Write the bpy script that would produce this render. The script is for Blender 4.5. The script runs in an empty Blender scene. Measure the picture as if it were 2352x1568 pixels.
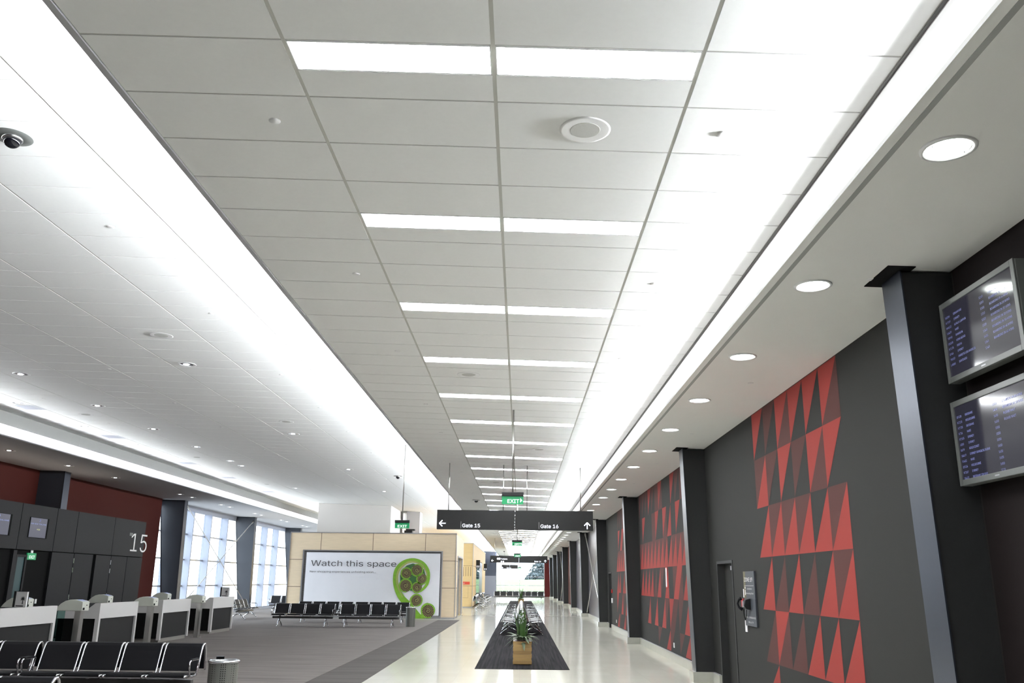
import bpy, math, random, os
from mathutils import Vector, Matrix
random.seed(7)
S = bpy.context.scene
COL = S.collection
# ---------------------------------------------------------------- camera
EYE = Vector((0, 0, 1.75))
FPX, PITCH, YAW, ROLL = 1981.6, .27094, -.01231, .01106
fw = Vector((math.sin(YAW)*math.cos(PITCH), math.cos(YAW)*math.cos(PITCH), math.sin(PITCH)))
rt = Vector((math.cos(YAW), -math.sin(YAW), 0)); up = rt.cross(fw)
r2 = rt*math.cos(ROLL)+up*math.sin(ROLL); u2 = up*math.cos(ROLL)-rt*math.sin(ROLL)
cd = bpy.data.cameras.new('camera'); cam = bpy.data.objects.new('camera', cd); COL.objects.link(cam)
cd.sensor_width = 36; cd.lens = FPX/2352*36; cd.clip_end = 2000
cam.matrix_world = Matrix.Translation(EYE) @ Matrix((r2, u2, -fw)).transposed().to_4x4()
S.camera = cam
# ---------------------------------------------------------------- world, exposure
wd = bpy.data.worlds.new('overcast_sky'); S.world = wd; wd.use_nodes = True
wn = wd.node_tree; wn.nodes.clear()
bg = wn.nodes.new('ShaderNodeBackground'); wo = wn.nodes.new('ShaderNodeOutputWorld')
tc = wn.nodes.new('ShaderNodeTexCoord'); nz = wn.nodes.new('ShaderNodeTexNoise'); nz.inputs['Scale'].default_value = 2.5
cr = wn.nodes.new('ShaderNodeValToRGB')
cr.color_ramp.elements[0].color = (.80, .88, 1, 1); cr.color_ramp.elements[1].color = (.94, .97, 1, 1)
wn.links.new(tc.outputs['Generated'], nz.inputs['Vector']); wn.links.new(nz.outputs['Fac'], cr.inputs['Fac'])
wn.links.new(cr.outputs['Color'], bg.inputs['Color']); wn.links.new(bg.outputs[0], wo.inputs[0])
SKY = 7.0
bg.inputs['Strength'].default_value = SKY
S.view_settings.view_transform = 'Standard'; S.view_settings.look = 'None'
S.view_settings.gamma = 1; S.view_settings.exposure = 0.78; S.view_settings.use_curve_mapping = False
S.cycles.max_bounces = 8; S.cycles.diffuse_bounces = 5; S.cycles.glossy_bounces = 4
S.cycles.transparent_max_bounces = 10; S.cycles.use_denoising = True
S.cycles.sample_clamp_indirect = 8; S.cycles.caustics_reflective = False; S.cycles.caustics_refractive = False
L_PANEL, L_COVE, L_DOWN, L_EDGE = 35.0, .8, 20.0, 3.0
P_COVE_R, P_COVE_L, P_EDGE = 6.0, 7.0, 20.0      # watts per metre of cove
# ---------------------------------------------------------------- materials
def mat(name, c, rough=.6, metal=0, noise=0, nscale=40, bump=0, spec=.5, emit=0, ec=None, stretch=None, lo=None):
    m = bpy.data.materials.new(name); m.use_nodes = True; t = m.node_tree; b = t.nodes['Principled BSDF']
    b.inputs['Base Color'].default_value = (*c, 1); b.inputs['Roughness'].default_value = rough
    b.inputs['Metallic'].default_value = metal; b.inputs['Specular IOR Level'].default_value = spec
    if emit:
        b.inputs['Emission Color'].default_value = (*(ec or c), 1); b.inputs['Emission Strength'].default_value = emit
    if noise or bump:
        tx = t.nodes.new('ShaderNodeTexCoord'); n = t.nodes.new('ShaderNodeTexNoise')
        n.inputs['Scale'].default_value = nscale; n.inputs['Detail'].default_value = 4
        src = tx.outputs['Object']
        if stretch:
            mp = t.nodes.new('ShaderNodeMapping'); mp.inputs['Scale'].default_value = stretch
            t.links.new(src, mp.inputs['Vector']); src = mp.outputs['Vector']
        t.links.new(src, n.inputs['Vector'])
        if noise:
            mx = t.nodes.new('ShaderNodeMix'); mx.data_type = 'RGBA'
            l = lo or tuple(v*(1-noise) for v in c)
            mx.inputs['A'].default_value = (*l, 1); mx.inputs['B'].default_value = (*[min(1, v*(1+noise*.5)) for v in c], 1)
            t.links.new(n.outputs['Fac'], mx.inputs['Factor']); t.links.new(mx.outputs['Result'], b.inputs['Base Color'])
        if bump:
            bp = t.nodes.new('ShaderNodeBump'); bp.inputs['Strength'].default_value = bump; bp.inputs['Distance'].default_value = .003
            t.links.new(n.outputs['Fac'], bp.inputs['Height']); t.links.new(bp.outputs['Normal'], b.inputs['Normal'])
    return m
M = {}
M['tile'] = mat('ceiling_tile_white', (.86, .865, .86), .9, noise=.03, nscale=25, bump=.15, spec=.1)
M['grid'] = mat('ceiling_grid_grey', (.50, .50, .47), .6, spec=.2)
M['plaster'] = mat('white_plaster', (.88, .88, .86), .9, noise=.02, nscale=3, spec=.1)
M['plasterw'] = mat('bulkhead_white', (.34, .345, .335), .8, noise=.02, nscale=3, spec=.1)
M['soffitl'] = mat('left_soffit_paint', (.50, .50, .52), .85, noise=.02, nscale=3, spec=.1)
M['trimgrey'] = mat('trim_grey', (.33, .33, .34), .5)
M['dark'] = mat('black_void', (.006, .006, .006), .9, spec=.1)
M['panel'] = mat('light_panel_diffuser', (1, 1, 1), .6, emit=L_PANEL, ec=(.94, .97, 1))
M['cove'] = mat('cove_lens', (1, 1, 1), .6, emit=L_COVE, ec=(.97, .985, 1))
M['edge'] = mat('edge_tube', (1, 1, 1), .6, emit=L_EDGE, ec=(.95, .98, 1))
M['coved'] = mat('cove_lower_diffuser', (.8, .8, .84), .5, emit=.35, ec=(.90, .92, 1))
M['covew'] = mat('cove_bright_diffuser', (.9, .9, .92), .5, emit=.75, ec=(1, 1, 1))
M['down'] = mat('downlight_lens', (1, 1, 1), .5, emit=L_DOWN, ec=(.93, 1, .95))
M['lampw'] = mat('small_lamp', (1, 1, 1), .4, emit=3.5, ec=(.95, .97, 1))
M['white'] = mat('white_enamel', (.8, .8, .8), .4, noise=.02)
M['reflector'] = mat('aluminium_reflector', (.75, .76, .8), .18, metal=1, noise=.05)
M['speaker'] = mat('speaker_grille', (.52, .52, .50), .7, noise=.3, nscale=300)
M['grille'] = mat('vent_grille_grey', (.52, .54, .60), .6, noise=.1, nscale=100)
M['gwall'] = mat('charcoal_wall', (.0185, .0185, .017), .75, noise=.12, nscale=60, spec=.2)
M['bwall'] = mat('brown_black_wall', (.009, .006, .006), .7, noise=.15, nscale=40, spec=.15)
M['murB'] = mat('mural_red_bright', (.25, .031, .025), .75, noise=.06, nscale=60, spec=.2)
M['murD'] = mat('mural_red_dim', (.070, .024, .021), .75, noise=.06, nscale=60, spec=.2)
M['gloss'] = mat('polished_grey_panel', (.085, .08, .095), .28, noise=.05, nscale=.6, stretch=(1, 1, .25))
M['redwall'] = mat('dark_red_wall', (.050, .0078, .0048), .8, noise=.1, nscale=50, spec=.2)
M['redwall2'] = mat('end_red_wall', (.10, .014, .014), .7, noise=.1, nscale=20, spec=.2)
M['column'] = mat('column_charcoal_steel', (.012, .0125, .013), .6, noise=.1, nscale=30)
M['columnb'] = mat('column_slate_paint', (.036, .041, .052), .45, noise=.1, nscale=30)
M['flange'] = mat('flange_silver_paint', (.052, .058, .077), .32, metal=.75, noise=.08, nscale=20)
M['base'] = mat('stone_skirting', (.44, .44, .39), .25, noise=.08, nscale=10)
M['steel'] = mat('stainless_steel', (.55, .54, .52), .3, metal=1, noise=.05, nscale=60, stretch=(1, 1, .05))
M['chrome'] = mat('polished_aluminium', (.78, .79, .82), .15, metal=1, noise=.04)
M['leather'] = mat('black_vinyl', (.007, .007, .009), .5, noise=.2, nscale=200, bump=.05, spec=.22)
M['beam'] = mat('beam_grey', (.10, .10, .10), .4, metal=.5, noise=.1)
M['signblk'] = mat('sign_black', (.014, .014, .014), .5, noise=.05, spec=.25)
M['green'] = mat('exit_green', (.0, .16, .055), .4, emit=.28, ec=(.01, .30, .10), noise=.02)
M['exitw'] = mat('exit_white', (.9, 1, .92), .4, emit=.7, ec=(.85, 1, .9))
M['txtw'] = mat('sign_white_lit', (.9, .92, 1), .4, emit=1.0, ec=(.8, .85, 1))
M['txtp'] = mat('white_lettering', (.75, .75, .73), .5, noise=.02)
M['txtk'] = mat('black_lettering', (.03, .03, .035), .6, noise=.02)
M['ply'] = mat('birch_plywood', (.72, .59, .42), .5, noise=.16, nscale=3.0, stretch=(.6, .6, 7))
M['plyy'] = mat('golden_plywood', (.66, .48, .23), .5, noise=.16, nscale=3.0, stretch=(.6, .6, 7))
M['joint'] = mat('panel_joint', (.13, .09, .06), .8, noise=.05)
M['alu'] = mat('aluminium_frame', (.42, .42, .44), .35, metal=.8, noise=.04)
M['banner'] = mat('banner_vinyl', (.80, .81, .86), .45, noise=.05, nscale=1.2, bump=.3, stretch=(1, 1, .6))
M['kiosk'] = mat('kiosk_charcoal', (.0075, .0075, .0085), .6, noise=.12, nscale=80, spec=.25)
M['mull'] = mat('mullion_pale', (.34, .37, .45), .5, noise=.03)
M['ctr'] = mat('counter_white', (.64, .63, .62), .4, noise=.02)
M['ctrd'] = mat('counter_dark_panel', (.017, .017, .017), .65, noise=.1, nscale=200, spec=.2)
M['plinth'] = mat('plinth_grey', (.23, .22, .20), .5, noise=.05)
M['scan'] = mat('scanner_ivory', (.60, .62, .55), .4, noise=.02)
M['blue'] = mat('pale_blue_pad', (.35, .42, .75), .3, noise=.02)
M['scr'] = mat('display_glass', (.012, .012, .018), .10, emit=.022, ec=(.40, .38, .55), noise=.02)
M['scrg'] = mat('kiosk_screen', (.03, .03, .045), .3, emit=.06, ec=(.55, .55, .75), noise=.02, spec=.2)
M['scrt'] = mat('display_text', (.15, .17, .4), .4, emit=.12, ec=(.40, .45, 1))
M['scry'] = mat('display_text_amber', (.4, .4, .1), .4, emit=.35, ec=(.8, .8, .25))
M['bezel'] = mat('bezel_grey', (.10, .105, .10), .35, noise=.05)
M['red'] = mat('alarm_red', (.55, .02, .02), .35, noise=.03)
M['paper'] = mat('paper_white', (.75, .75, .75), .7, noise=.02)
M['leaf'] = mat('leaf_green', (.045, .11, .022), .45, noise=.4, nscale=20)
M['leaf2'] = mat('leaf_dusty_green', (.11, .15, .085), .5, noise=.4, nscale=15)
M['flower'] = mat('white_blossom', (.75, .75, .82), .6, noise=.05)
M['wood'] = mat('planter_pine', (.42, .27, .10), .55, noise=.25, nscale=6, stretch=(.5, .5, 6))
M['wood2'] = mat('planter_pine_dark', (.34, .21, .075), .55, noise=.25, nscale=6, stretch=(.5, .5, 6))
M['grass'] = mat('grass_lawn', (.095, .135, .060), .9, noise=.25, nscale=.15, spec=.1)
M['tree'] = mat('hazy_foliage', (.095, .115, .125), .9, noise=.3, nscale=2, spec=.1)  # pale bluish tone puts distance haze into the foliage colour
M['apron'] = mat('apron_concrete', (.50, .50, .50), .9, noise=.08, nscale=.2, spec=.1)
M['bld'] = mat('distant_building', (.20, .23, .28), .8, noise=.2, nscale=.05, spec=.1)
M['bld2'] = mat('pale_building', (.42, .45, .50), .8, noise=.2, nscale=.05, spec=.1)
M['kgreen'] = mat('koru_green', (.20, .42, .03), .45, noise=.35, nscale=8)
M['kdark'] = mat('koru_deep_green', (.03, .12, .03), .5, noise=.4, nscale=14)
M['kbrown'] = mat('koru_brown', (.055, .02, .018), .7, noise=.5, nscale=25)
M['krib'] = mat('koru_rib', (.33, .36, .11), .6, noise=.2, nscale=20)
M['yellow'] = mat('yellow_tag', (.6, .5, .03), .5, noise=.03)
M['teal'] = mat('teal_seat', (.02, .05, .055), .5, noise=.1)

def carpet_mat(name, c, c2, along, scale):
    m = mat(name, c, .95, noise=.2, nscale=90, spec=.05, bump=.4); t = m.node_tree; b = t.nodes['Principled BSDF']
    tx = t.nodes.new('ShaderNodeTexCoord'); mp = t.nodes.new('ShaderNodeMapping')
    mp.inputs['Scale'].default_value = (scale, .35, 1) if along == 'y' else (.5, scale, 1)
    n = t.nodes.new('ShaderNodeTexNoise'); n.inputs['Scale'].default_value = 1; n.inputs['Detail'].default_value = 3
    r = t.nodes.new('ShaderNodeValToRGB'); r.color_ramp.elements[0].position = .38; r.color_ramp.elements[1].position = .62
    r.color_ramp.elements[0].color = (*c, 1); r.color_ramp.elements[1].color = (*c2, 1)
    t.links.new(tx.outputs['Object'], mp.inputs['Vector']); t.links.new(mp.outputs['Vector'], n.inputs['Vector'])
    t.links.new(n.outputs['Fac'], r.inputs['Fac']); t.links.new(r.outputs['Color'], b.inputs['Base Color'])
    return m
M['carpet'] = carpet_mat('grey_carpet', (.140, .128, .122), (.195, .179, .170), 'x', 9)
M['border'] = carpet_mat('dark_grey_carpet_border', (.080, .074, .072), (.106, .099, .095), 'x', 9)
M['runner'] = carpet_mat('charcoal_runner', (.010, .0096, .0108), (.024, .0226, .0256), 'y', 22)

def floor_mat():
    m = mat('polished_stone_floor', (.55, .535, .46), .5, spec=.0); t = m.node_tree; b = t.nodes['Principled BSDF']
    tx = t.nodes.new('ShaderNodeTexCoord')
    br = t.nodes.new('ShaderNodeTexBrick'); br.offset = 0; br.inputs['Scale'].default_value = 1
    br.inputs['Brick Width'].default_value = .6; br.inputs['Row Height'].default_value = .6
    br.inputs['Mortar Size'].default_value = .003; br.inputs['Mortar Smooth'].default_value = .2
    br.inputs['Color1'].default_value = (.67, .655, .585, 1); br.inputs['Color2'].default_value = (.64, .625, .555, 1)
    br.inputs['Mortar'].default_value = (.60, .585, .53, 1)
    t.links.new(tx.outputs['Object'], br.inputs['Vector'])
    t.links.new(br.outputs['Color'], b.inputs['Base Color'])
    n2 = t.nodes.new('ShaderNodeTexNoise'); n2.inputs['Scale'].default_value = 1.3; n2.inputs['Detail'].default_value = 3
    mp = t.nodes.new('ShaderNodeMapping'); mp.inputs['Scale'].default_value = (1, 2.0, 1)
    t.links.new(tx.outputs['Object'], mp.inputs['Vector']); t.links.new(mp.outputs['Vector'], n2.inputs['Vector'])
    bp = t.nodes.new('ShaderNodeBump'); bp.inputs['Strength'].default_value = .05; bp.inputs['Distance'].default_value = .004
    t.links.new(n2.outputs['Fac'], bp.inputs['Height'])
    g = t.nodes.new('ShaderNodeBsdfGlossy'); g.inputs['Roughness'].default_value = .07
    t.links.new(bp.outputs['Normal'], g.inputs['Normal'])
    fr = t.nodes.new('ShaderNodeFresnel'); fr.inputs['IOR'].default_value = 1.5
    r = t.nodes.new('ShaderNodeMapRange'); r.inputs['To Min'].default_value = .02; r.inputs['To Max'].default_value = .86
    t.links.new(fr.outputs['Fac'], r.inputs['Value'])
    mx = t.nodes.new('ShaderNodeMixShader'); o = [k for k in t.nodes if k.type == 'OUTPUT_MATERIAL'][0]
    t.links.new(r.outputs['Result'], mx.inputs['Fac']); t.links.new(b.outputs[0], mx.inputs[1]); t.links.new(g.outputs[0], mx.inputs[2])
    t.links.new(mx.outputs[0], o.inputs['Surface'])
    return m
M['floor'] = floor_mat()

def glass_mat(name, tint, refl):
    m = bpy.data.materials.new(name); m.use_nodes = True; t = m.node_tree; t.nodes.clear()
    o = t.nodes.new('ShaderNodeOutputMaterial'); a = t.nodes.new('ShaderNodeBsdfTransparent'); g = t.nodes.new('ShaderNodeBsdfGlossy')
    a.inputs['Color'].default_value = (*tint, 1); g.inputs['Roughness'].default_value = .01
    mx = t.nodes.new('ShaderNodeMixShader'); lw = t.nodes.new('ShaderNodeLayerWeight'); lw.inputs['Blend'].default_value = .15
    mr = t.nodes.new('ShaderNodeMapRange'); mr.inputs['To Min'].default_value = refl; mr.inputs['To Max'].default_value = .6
    t.links.new(lw.outputs['Fresnel'], mr.inputs['Value']); t.links.new(mr.outputs['Result'], mx.inputs['Fac'])
    t.links.new(a.outputs[0], mx.inputs[1]); t.links.new(g.outputs[0], mx.inputs[2]); t.links.new(mx.outputs[0], o.inputs['Surface'])
    return m
M['glass'] = glass_mat('window_glass', (.93, .96, .97), .03)
M['glassg'] = glass_mat('green_glass', (.55, .75, .72), .06)
M['mesh'] = mat('perforated_steel', (.42, .43, .41), .45, metal=.3)
def perf():
    m = M['mesh']; t = m.node_tree; b = t.nodes['Principled BSDF']
    tx = t.nodes.new('ShaderNodeTexCoord'); v = t.nodes.new('ShaderNodeTexVoronoi'); v.inputs['Scale'].default_value = 38
    v.inputs['Randomness'].default_value = 0
    r = t.nodes.new('ShaderNodeValToRGB'); r.color_ramp.interpolation = 'CONSTANT'
    r.color_ramp.elements[0].color = (.02, .02, .02, 1); r.color_ramp.elements[1].color = (.16, .165, .15, 1); r.color_ramp.elements[1].position = .28
    t.links.new(tx.outputs['Object'], v.inputs['Vector']); t.links.new(v.outputs['Distance'], r.inputs['Fac'])
    t.links.new(r.outputs['Color'], b.inputs['Base Color'])
perf()

# ---------------------------------------------------------------- mesh helpers
class MB:
    def __init__(s): s.v = []; s.f = []; s.m = []
    def face(s, pts, mi=0):
        i = len(s.v); s.v += [tuple(p) for p in pts]; s.f.append(tuple(range(i, i+len(pts)))); s.m.append(mi); return s
    def box(s, x0, x1, y0, y1, z0, z1, mi=0):
        i = len(s.v)
        s.v += [(x0, y0, z0), (x1, y0, z0), (x1, y1, z0), (x0, y1, z0), (x0, y0, z1), (x1, y0, z1), (x1, y1, z1), (x0, y1, z1)]
        s.f += [tuple(i+k for k in q) for q in ((0, 3, 2, 1), (4, 5, 6, 7), (0, 1, 5, 4), (1, 2, 6, 5), (2, 3, 7, 6), (3, 0, 4, 7))]
        s.m += [mi]*6; return s
    def prism(s, poly, axis, a, b, mi=0):
        # poly: 2D points; axis 'x': (y,z), 'y': (x,z), 'z': (x,y)
        def P(p, t): return {'x': (t, p[0], p[1]), 'y': (p[0], t, p[1]), 'z': (p[0], p[1], t)}[axis]
        n = len(poly); i = len(s.v)
        ar = sum(poly[k][0]*poly[(k+1) % n][1]-poly[(k+1) % n][0]*poly[k][1] for k in range(n))
        if axis == 'y': ar = -ar
        q = list(poly) if ar > 0 else list(poly)[::-1]
        if a > b: a, b = b, a
        s.v += [P(p, a) for p in q]+[P(p, b) for p in q]
        s.f.append(tuple(i+k for k in range(n))[::-1]); s.f.append(tuple(i+n+k for k in range(n)))
        for k in range(n): s.f.append((i+k, i+(k+1) % n, i+n+(k+1) % n, i+n+k))
        s.m += [mi]*(n+2); return s
    def ring(s, c, prof, n=24, mi=0, axis='z'):
        # lathe about vertical axis: prof [(r,z)...]
        i = len(s.v); k = len(prof)
        for a in range(n):
            t = 2*math.pi*a/n
            for r, z in prof: s.v.append((c[0]+r*math.cos(t), c[1]+r*math.sin(t), c[2]+z))
        for a in range(n):
            b = (a+1) % n
            for j in range(k-1):
                s.f.append((i+a*k+j, i+b*k+j, i+b*k+j+1, i+a*k+j+1)); s.m.append(mi)
        return s
    def tube(s, pts, r, n=8, mi=0, ry=None):
        pts = [Vector(p) for p in pts]; i = len(s.v)
        rs = r if isinstance(r, (list, tuple)) else [r]*len(pts)
        ref = None
        for k, p in enumerate(pts):
            d = (pts[min(k+1, len(pts)-1)]-pts[max(k-1, 0)]).normalized()
            if ref is None: ref = Vector((1, 0, 0)) if abs(d.x) < .9 else Vector((0, 0, 1))
            u = (ref-d*ref.dot(d)).normalized(); w = d.cross(u); ref = u
            for a in range(n):
                t = 2*math.pi*(a+.5)/n
                s.v.append(tuple(p+u*math.cos(t)*rs[k]+w*math.sin(t)*(ry or 1)*rs[k]))
        for k in range(len(pts)-1):
            for a in range(n):
                b = (a+1) % n; s.f.append((i+k*n+a, i+k*n+b, i+(k+1)*n+b, i+(k+1)*n+a)); s.m.append(mi)
        s.f.append(tuple(i+a for a in range(n))[::-1]); s.f.append(tuple(i+(len(pts)-1)*n+a for a in range(n))); s.m += [mi]*2
        return s
    def build(s, name, mats, parent=None, bevel=0, smooth=False, **kw):
        me = bpy.data.meshes.new(name); me.from_pydata(s.v, [], s.f)
        if not isinstance(mats, (list, tuple)): mats = [mats]
        for m in mats: me.materials.append(M[m] if isinstance(m, str) else m)
        me.polygons.foreach_set('material_index', s.m)
        if smooth: me.polygons.foreach_set('use_smooth', [True]*len(s.f))
        me.update(); o = bpy.data.objects.new(name, me); COL.objects.link(o)
        if parent: o.parent = parent
        if bevel:
            b = o.modifiers.new('bevel', 'BEVEL'); b.width = bevel; b.segments = 2; b.limit_method = 'ANGLE'
        for k, v in kw.items(): o[k] = v
        return o
def B(*a): return MB().box(*a)
def thing(name, label, cat, loc=(0, 0, 0), rz=0, group=None):
    o = bpy.data.objects.new(name, None); COL.objects.link(o); o.empty_display_size = .1
    o.location = loc; o.rotation_euler = (0, 0, rz); o['label'] = label; o['category'] = cat
    if group: o['group'] = group
    return o
def tag(o, label, cat, group=None, kind=None):
    o['label'] = label; o['category'] = cat
    if group: o['group'] = group
    if kind: o['kind'] = kind
    return o
def struct(o): o['kind'] = 'structure'; return o
def dup(root, loc, rz=0, label=None, group=None):
    def cp(o, par):
        c = o.copy(); COL.objects.link(c)
        if par: c.parent = par
        for ch in list(o.children): cp(ch, c)
        return c
    r = cp(root, None); r.location = loc; r.rotation_euler = (0, 0, rz)
    if label: r['label'] = label
    if group: r['group'] = group
    return r
W1 = 'first second third fourth fifth sixth seventh eighth ninth tenth eleventh twelfth thirteenth fourteenth fifteenth sixteenth seventeenth eighteenth nineteenth'.split()
W10 = {2: 'twent', 3: 'thirt', 4: 'fort'}
def nth(k):
    if k < 19: return W1[k]
    k += 1; t, u = divmod(k, 10)
    return W10[t]+('ieth' if u == 0 else 'y-'+W1[u-1])
# text
try:
    FONT = bpy.data.fonts.load(os.path.join(bpy.utils.resource_path('LOCAL'), 'datafiles', 'fonts', 'Inter.woff2'))
except Exception:
    FONT = None
def text(s, origin, right, upv, height, m, name='lettering', parent=None, width=None, align='LEFT', depth=.002, bold=0, maxw=None):
    c = bpy.data.curves.new(name, 'FONT'); c.body = s; c.align_x = align
    if FONT: c.font = FONT
    c.size = 1; c.extrude = 0; c.offset = bold
    c.resolution_u = 4
    t = bpy.data.objects.new('tmp', c); COL.objects.link(t)
    me = bpy.data.meshes.new_from_object(t.evaluated_get(bpy.context.evaluated_depsgraph_get()))
    bpy.data.objects.remove(t); bpy.data.curves.remove(c)
    xs = [v.co.x for v in me.vertices] or [0, 1]; w = max(xs)-min(xs)
    sy = height/.727; sx = width/w if width else sy
    R, U = Vector(right), Vector(upv); N = R.cross(U); O = Vector(origin)
    for v in me.vertices: v.co = O+R*(v.co.x*sx)+U*(v.co.y*sy)+N*depth
    me.materials.clear(); me.materials.append(M[m])
    o = bpy.data.objects.new(name, me); COL.objects.link(o)
    if parent: o.parent = parent
    return o
def join(objs, name, parent=None):
    # merge several flat letterings into one mesh part
    v = []; f = []; mi = []; mats = []
    for o in objs:
        b = len(v); me = o.data
        v += [tuple(p.co) for p in me.vertices]
        for p in me.polygons:
            f.append(tuple(b+i for i in p.vertices)); mm = me.materials[p.material_index]
            if mm not in mats: mats.append(mm)
            mi.append(mats.index(mm))
        bpy.data.objects.remove(o)
    q = MB(); q.v = v; q.f = f; q.m = mi
    return q.build(name, mats, parent)

# ---------------------------------------------------------------- planes of the roof (it falls gently to the right)
SL = .0279
def zc(x): return 4.68-SL*(x+.18)          # lower central ceiling
def zl(x): return 5.20-SL*(x+3.62)         # higher left ceiling
def zsr(x): return 4.30+SL*(3.6-x)         # right soffit
def zsl(x): return 4.94-SL*(x+14.4)        # left soffit
Y0, Y1 = -3.0, 108.0
COLY = [6.85+10.1*k for k in range(10)]     # right-hand columns
# ---------------------------------------------------------------- floor and carpets
struct(B(-16.5, 4.5, Y0-.5, Y1+.3, -.3, 0).build('floor', 'floor'))
q = MB().prism([(-15.15, Y0+.01), (-3.75, Y0+.01), (-3.75, 41.5), (-11.5, 41.5), (-11.5, 70), (-15.15, 70)], 'z', .0005, .007)
tag(q.build('carpet', 'carpet'), 'mid grey ribbed carpet covering the waiting area on the left', 'carpet')
q = MB().prism([(-3.745, Y0+.01), (-2.78, Y0+.01), (-2.78, 41.5), (-3.745, 41.5)], 'z', .0005, .007)
tag(q.build('carpet_border', 'border'), 'darker grey carpet band along the edge of the polished walkway', 'carpet')
tag(B(-.93, 1.03, 18.95, 83.5, .0005, .008).build('runner_carpet', 'runner'), 'long charcoal striped carpet strip down the middle of the walkway', 'carpet')
# ---------------------------------------------------------------- ceilings
TB = MB()
XC = [-2.56, -1.38, -.18, 1.02, 2.13]
rows = []
k0 = -3
y = 4.27+2.4*k0
panels = []
while y < Y1:
    rows.append((y, y+.3, 'L')); rows.append((y+.3, y+.6, 'h')); rows.append((y+.6, y+1.2, 'n')); rows.append((y+1.2, y+1.8, 'n')); rows.append((y+1.8, y+2.4, 'n'))
    panels.append(y); y += 2.4
def tilebox(x0, x1, y0, y1, zf, gx=.012, gy=.008, d=.006):
    a, b, c, e = x0+gx, x1-gx, y0+gy, y1-gy
    i = len(TB.v); za, zb = zf(a), zf(b)
    TB.v += [(a, c, za), (b, c, zb), (b, e, zb), (a, e, za), (a, c, za+d), (b, c, zb+d), (b, e, zb+d), (a, e, za+d)]
    TB.f += [tuple(i+k for k in q) for q in ((0, 3, 2, 1), (0, 1, 5, 4), (1, 2, 6, 5), (2, 3, 7, 6), (3, 0, 4, 7))]; TB.m += [0]*5
for (a, b, t) in rows:
    if a > Y1-.3: continue
    b = min(b, Y1)
    for c in (1, 2):
        if t != 'L': tilebox(XC[c], XC[c+1], a, b, zc)
    if t == 'L': continue
    a2 = a-.3 if t == 'h' else a
    for c in (0, 3): tilebox(XC[c], XC[c+1], a2, b, zc)
for (x0, x1, zf) in ((-2.565, 2.135, zc),):
    TB.face([(x0, Y0, zf(x0)+.005), (x0, Y1, zf(x0)+.005), (x1, Y1, zf(x1)+.005), (x1, Y0, zf(x1)+.005)], 1)
struct(TB.build('ceiling', ['tile', 'grid']))
TB = MB()
XL = [-2.42]+[-3.62-1.2*k for k in range(8)]
y = 4.27-7.2
while y < Y1-.3:
    for c in range(8): tilebox(XL[c+1], XL[c], y, y+.6, zl, gx=.010, gy=.006)
    y += .6
TB.face([(-12.03, Y0, zl(-12.03)+.005), (-12.03, Y1, zl(-12.03)+.005), (-2.40, Y1, zl(-2.40)+.005), (-2.40, Y0, zl(-2.40)+.005)], 1)
struct(TB.build('ceiling', ['tile', 'grid']))
# roof slab closing everything above
struct(B(-16.5, 4.5, Y0-.3, Y1+.3, 5.75, 5.9).build('ceiling', 'dark'))
# edge of the lowered central ceiling, with an upstand hiding the uplight
q = MB().box(-2.60, -2.555, Y0, Y1, zc(-2.58)-.012, zc(-2.58)+.05)
struct(q.build('trim_1', 'trimgrey'))
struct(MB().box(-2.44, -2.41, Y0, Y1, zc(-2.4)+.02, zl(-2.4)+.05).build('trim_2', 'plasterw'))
# right bulkhead above the soffit edge
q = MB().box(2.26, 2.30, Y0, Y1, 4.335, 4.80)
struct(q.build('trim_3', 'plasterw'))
q = MB().box(2.128, 2.152, Y0, Y1, zc(2.13)-.004, zc(2.13)+.05)
struct(q.build('trim_4', 'trimgrey'))
q = MB().box(2.152, 2.26, Y0, Y1, 4.70, 4.72)
struct(q.build('trim_5', 'dark'))
# left bulkhead
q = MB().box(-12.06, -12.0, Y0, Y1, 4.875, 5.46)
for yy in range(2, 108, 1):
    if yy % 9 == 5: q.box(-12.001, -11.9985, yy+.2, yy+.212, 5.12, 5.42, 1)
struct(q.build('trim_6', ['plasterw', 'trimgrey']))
# soffits
q = MB()
q.prism([(2.19, zsr(2.19)), (3.75, zsr(3.75)), (3.75, 4.7), (2.3, 4.7), (2.3, 4.37), (2.19, 4.37)], 'y', Y0, Y1)
struct(q.build('ceiling', 'plaster'))
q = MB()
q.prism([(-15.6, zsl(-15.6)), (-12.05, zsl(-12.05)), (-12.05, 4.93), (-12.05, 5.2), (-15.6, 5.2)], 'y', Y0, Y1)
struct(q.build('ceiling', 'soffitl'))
# ---------------------------------------------------------------- cove lights
t = thing('cove_light', 'long white linear cove light along the right soffit edge', 'light', (2.2, 50, 4.35))
def rel(q, t):
    ox, oy, oz = t.location; q.v = [(a-ox, b-oy, c-oz) for a, b, c in q.v]; return q
q = MB().box(2.235, 2.259, Y0, Y1, 4.371, 4.60); q.box(2.135, 2.259, Y0, Y1, 4.585, 4.592)
rel(q, t).build('housing', 'white', t)
rel(MB().box(2.222, 2.234, Y0, Y1, 4.515, 4.582), t).build('lamp_tube', 'cove', t)
rel(MB().box(2.216, 2.234, Y0, Y1, 4.425, 4.514), t).build('bright_lens', 'covew', t)
rel(MB().box(2.205, 2.234, Y0, Y1, 4.372, 4.424), t).build('lower_lens', 'coved', t)
t = thing('cove_light', 'long white linear cove light below the left bulkhead', 'light', (-11.95, 50, 4.95))
q = MB().box(-11.999, -11.95, Y0, Y1, 4.88, 5.0845); q.box(-11.999, -11.86, Y0, Y1, 5.085, 5.093)
rel(q, t).build('housing', 'white', t)
rel(MB().box(-11.949, -11.935, Y0, Y1, 5.035, 5.080), t).build('lamp_tube', 'cove', t)
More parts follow.
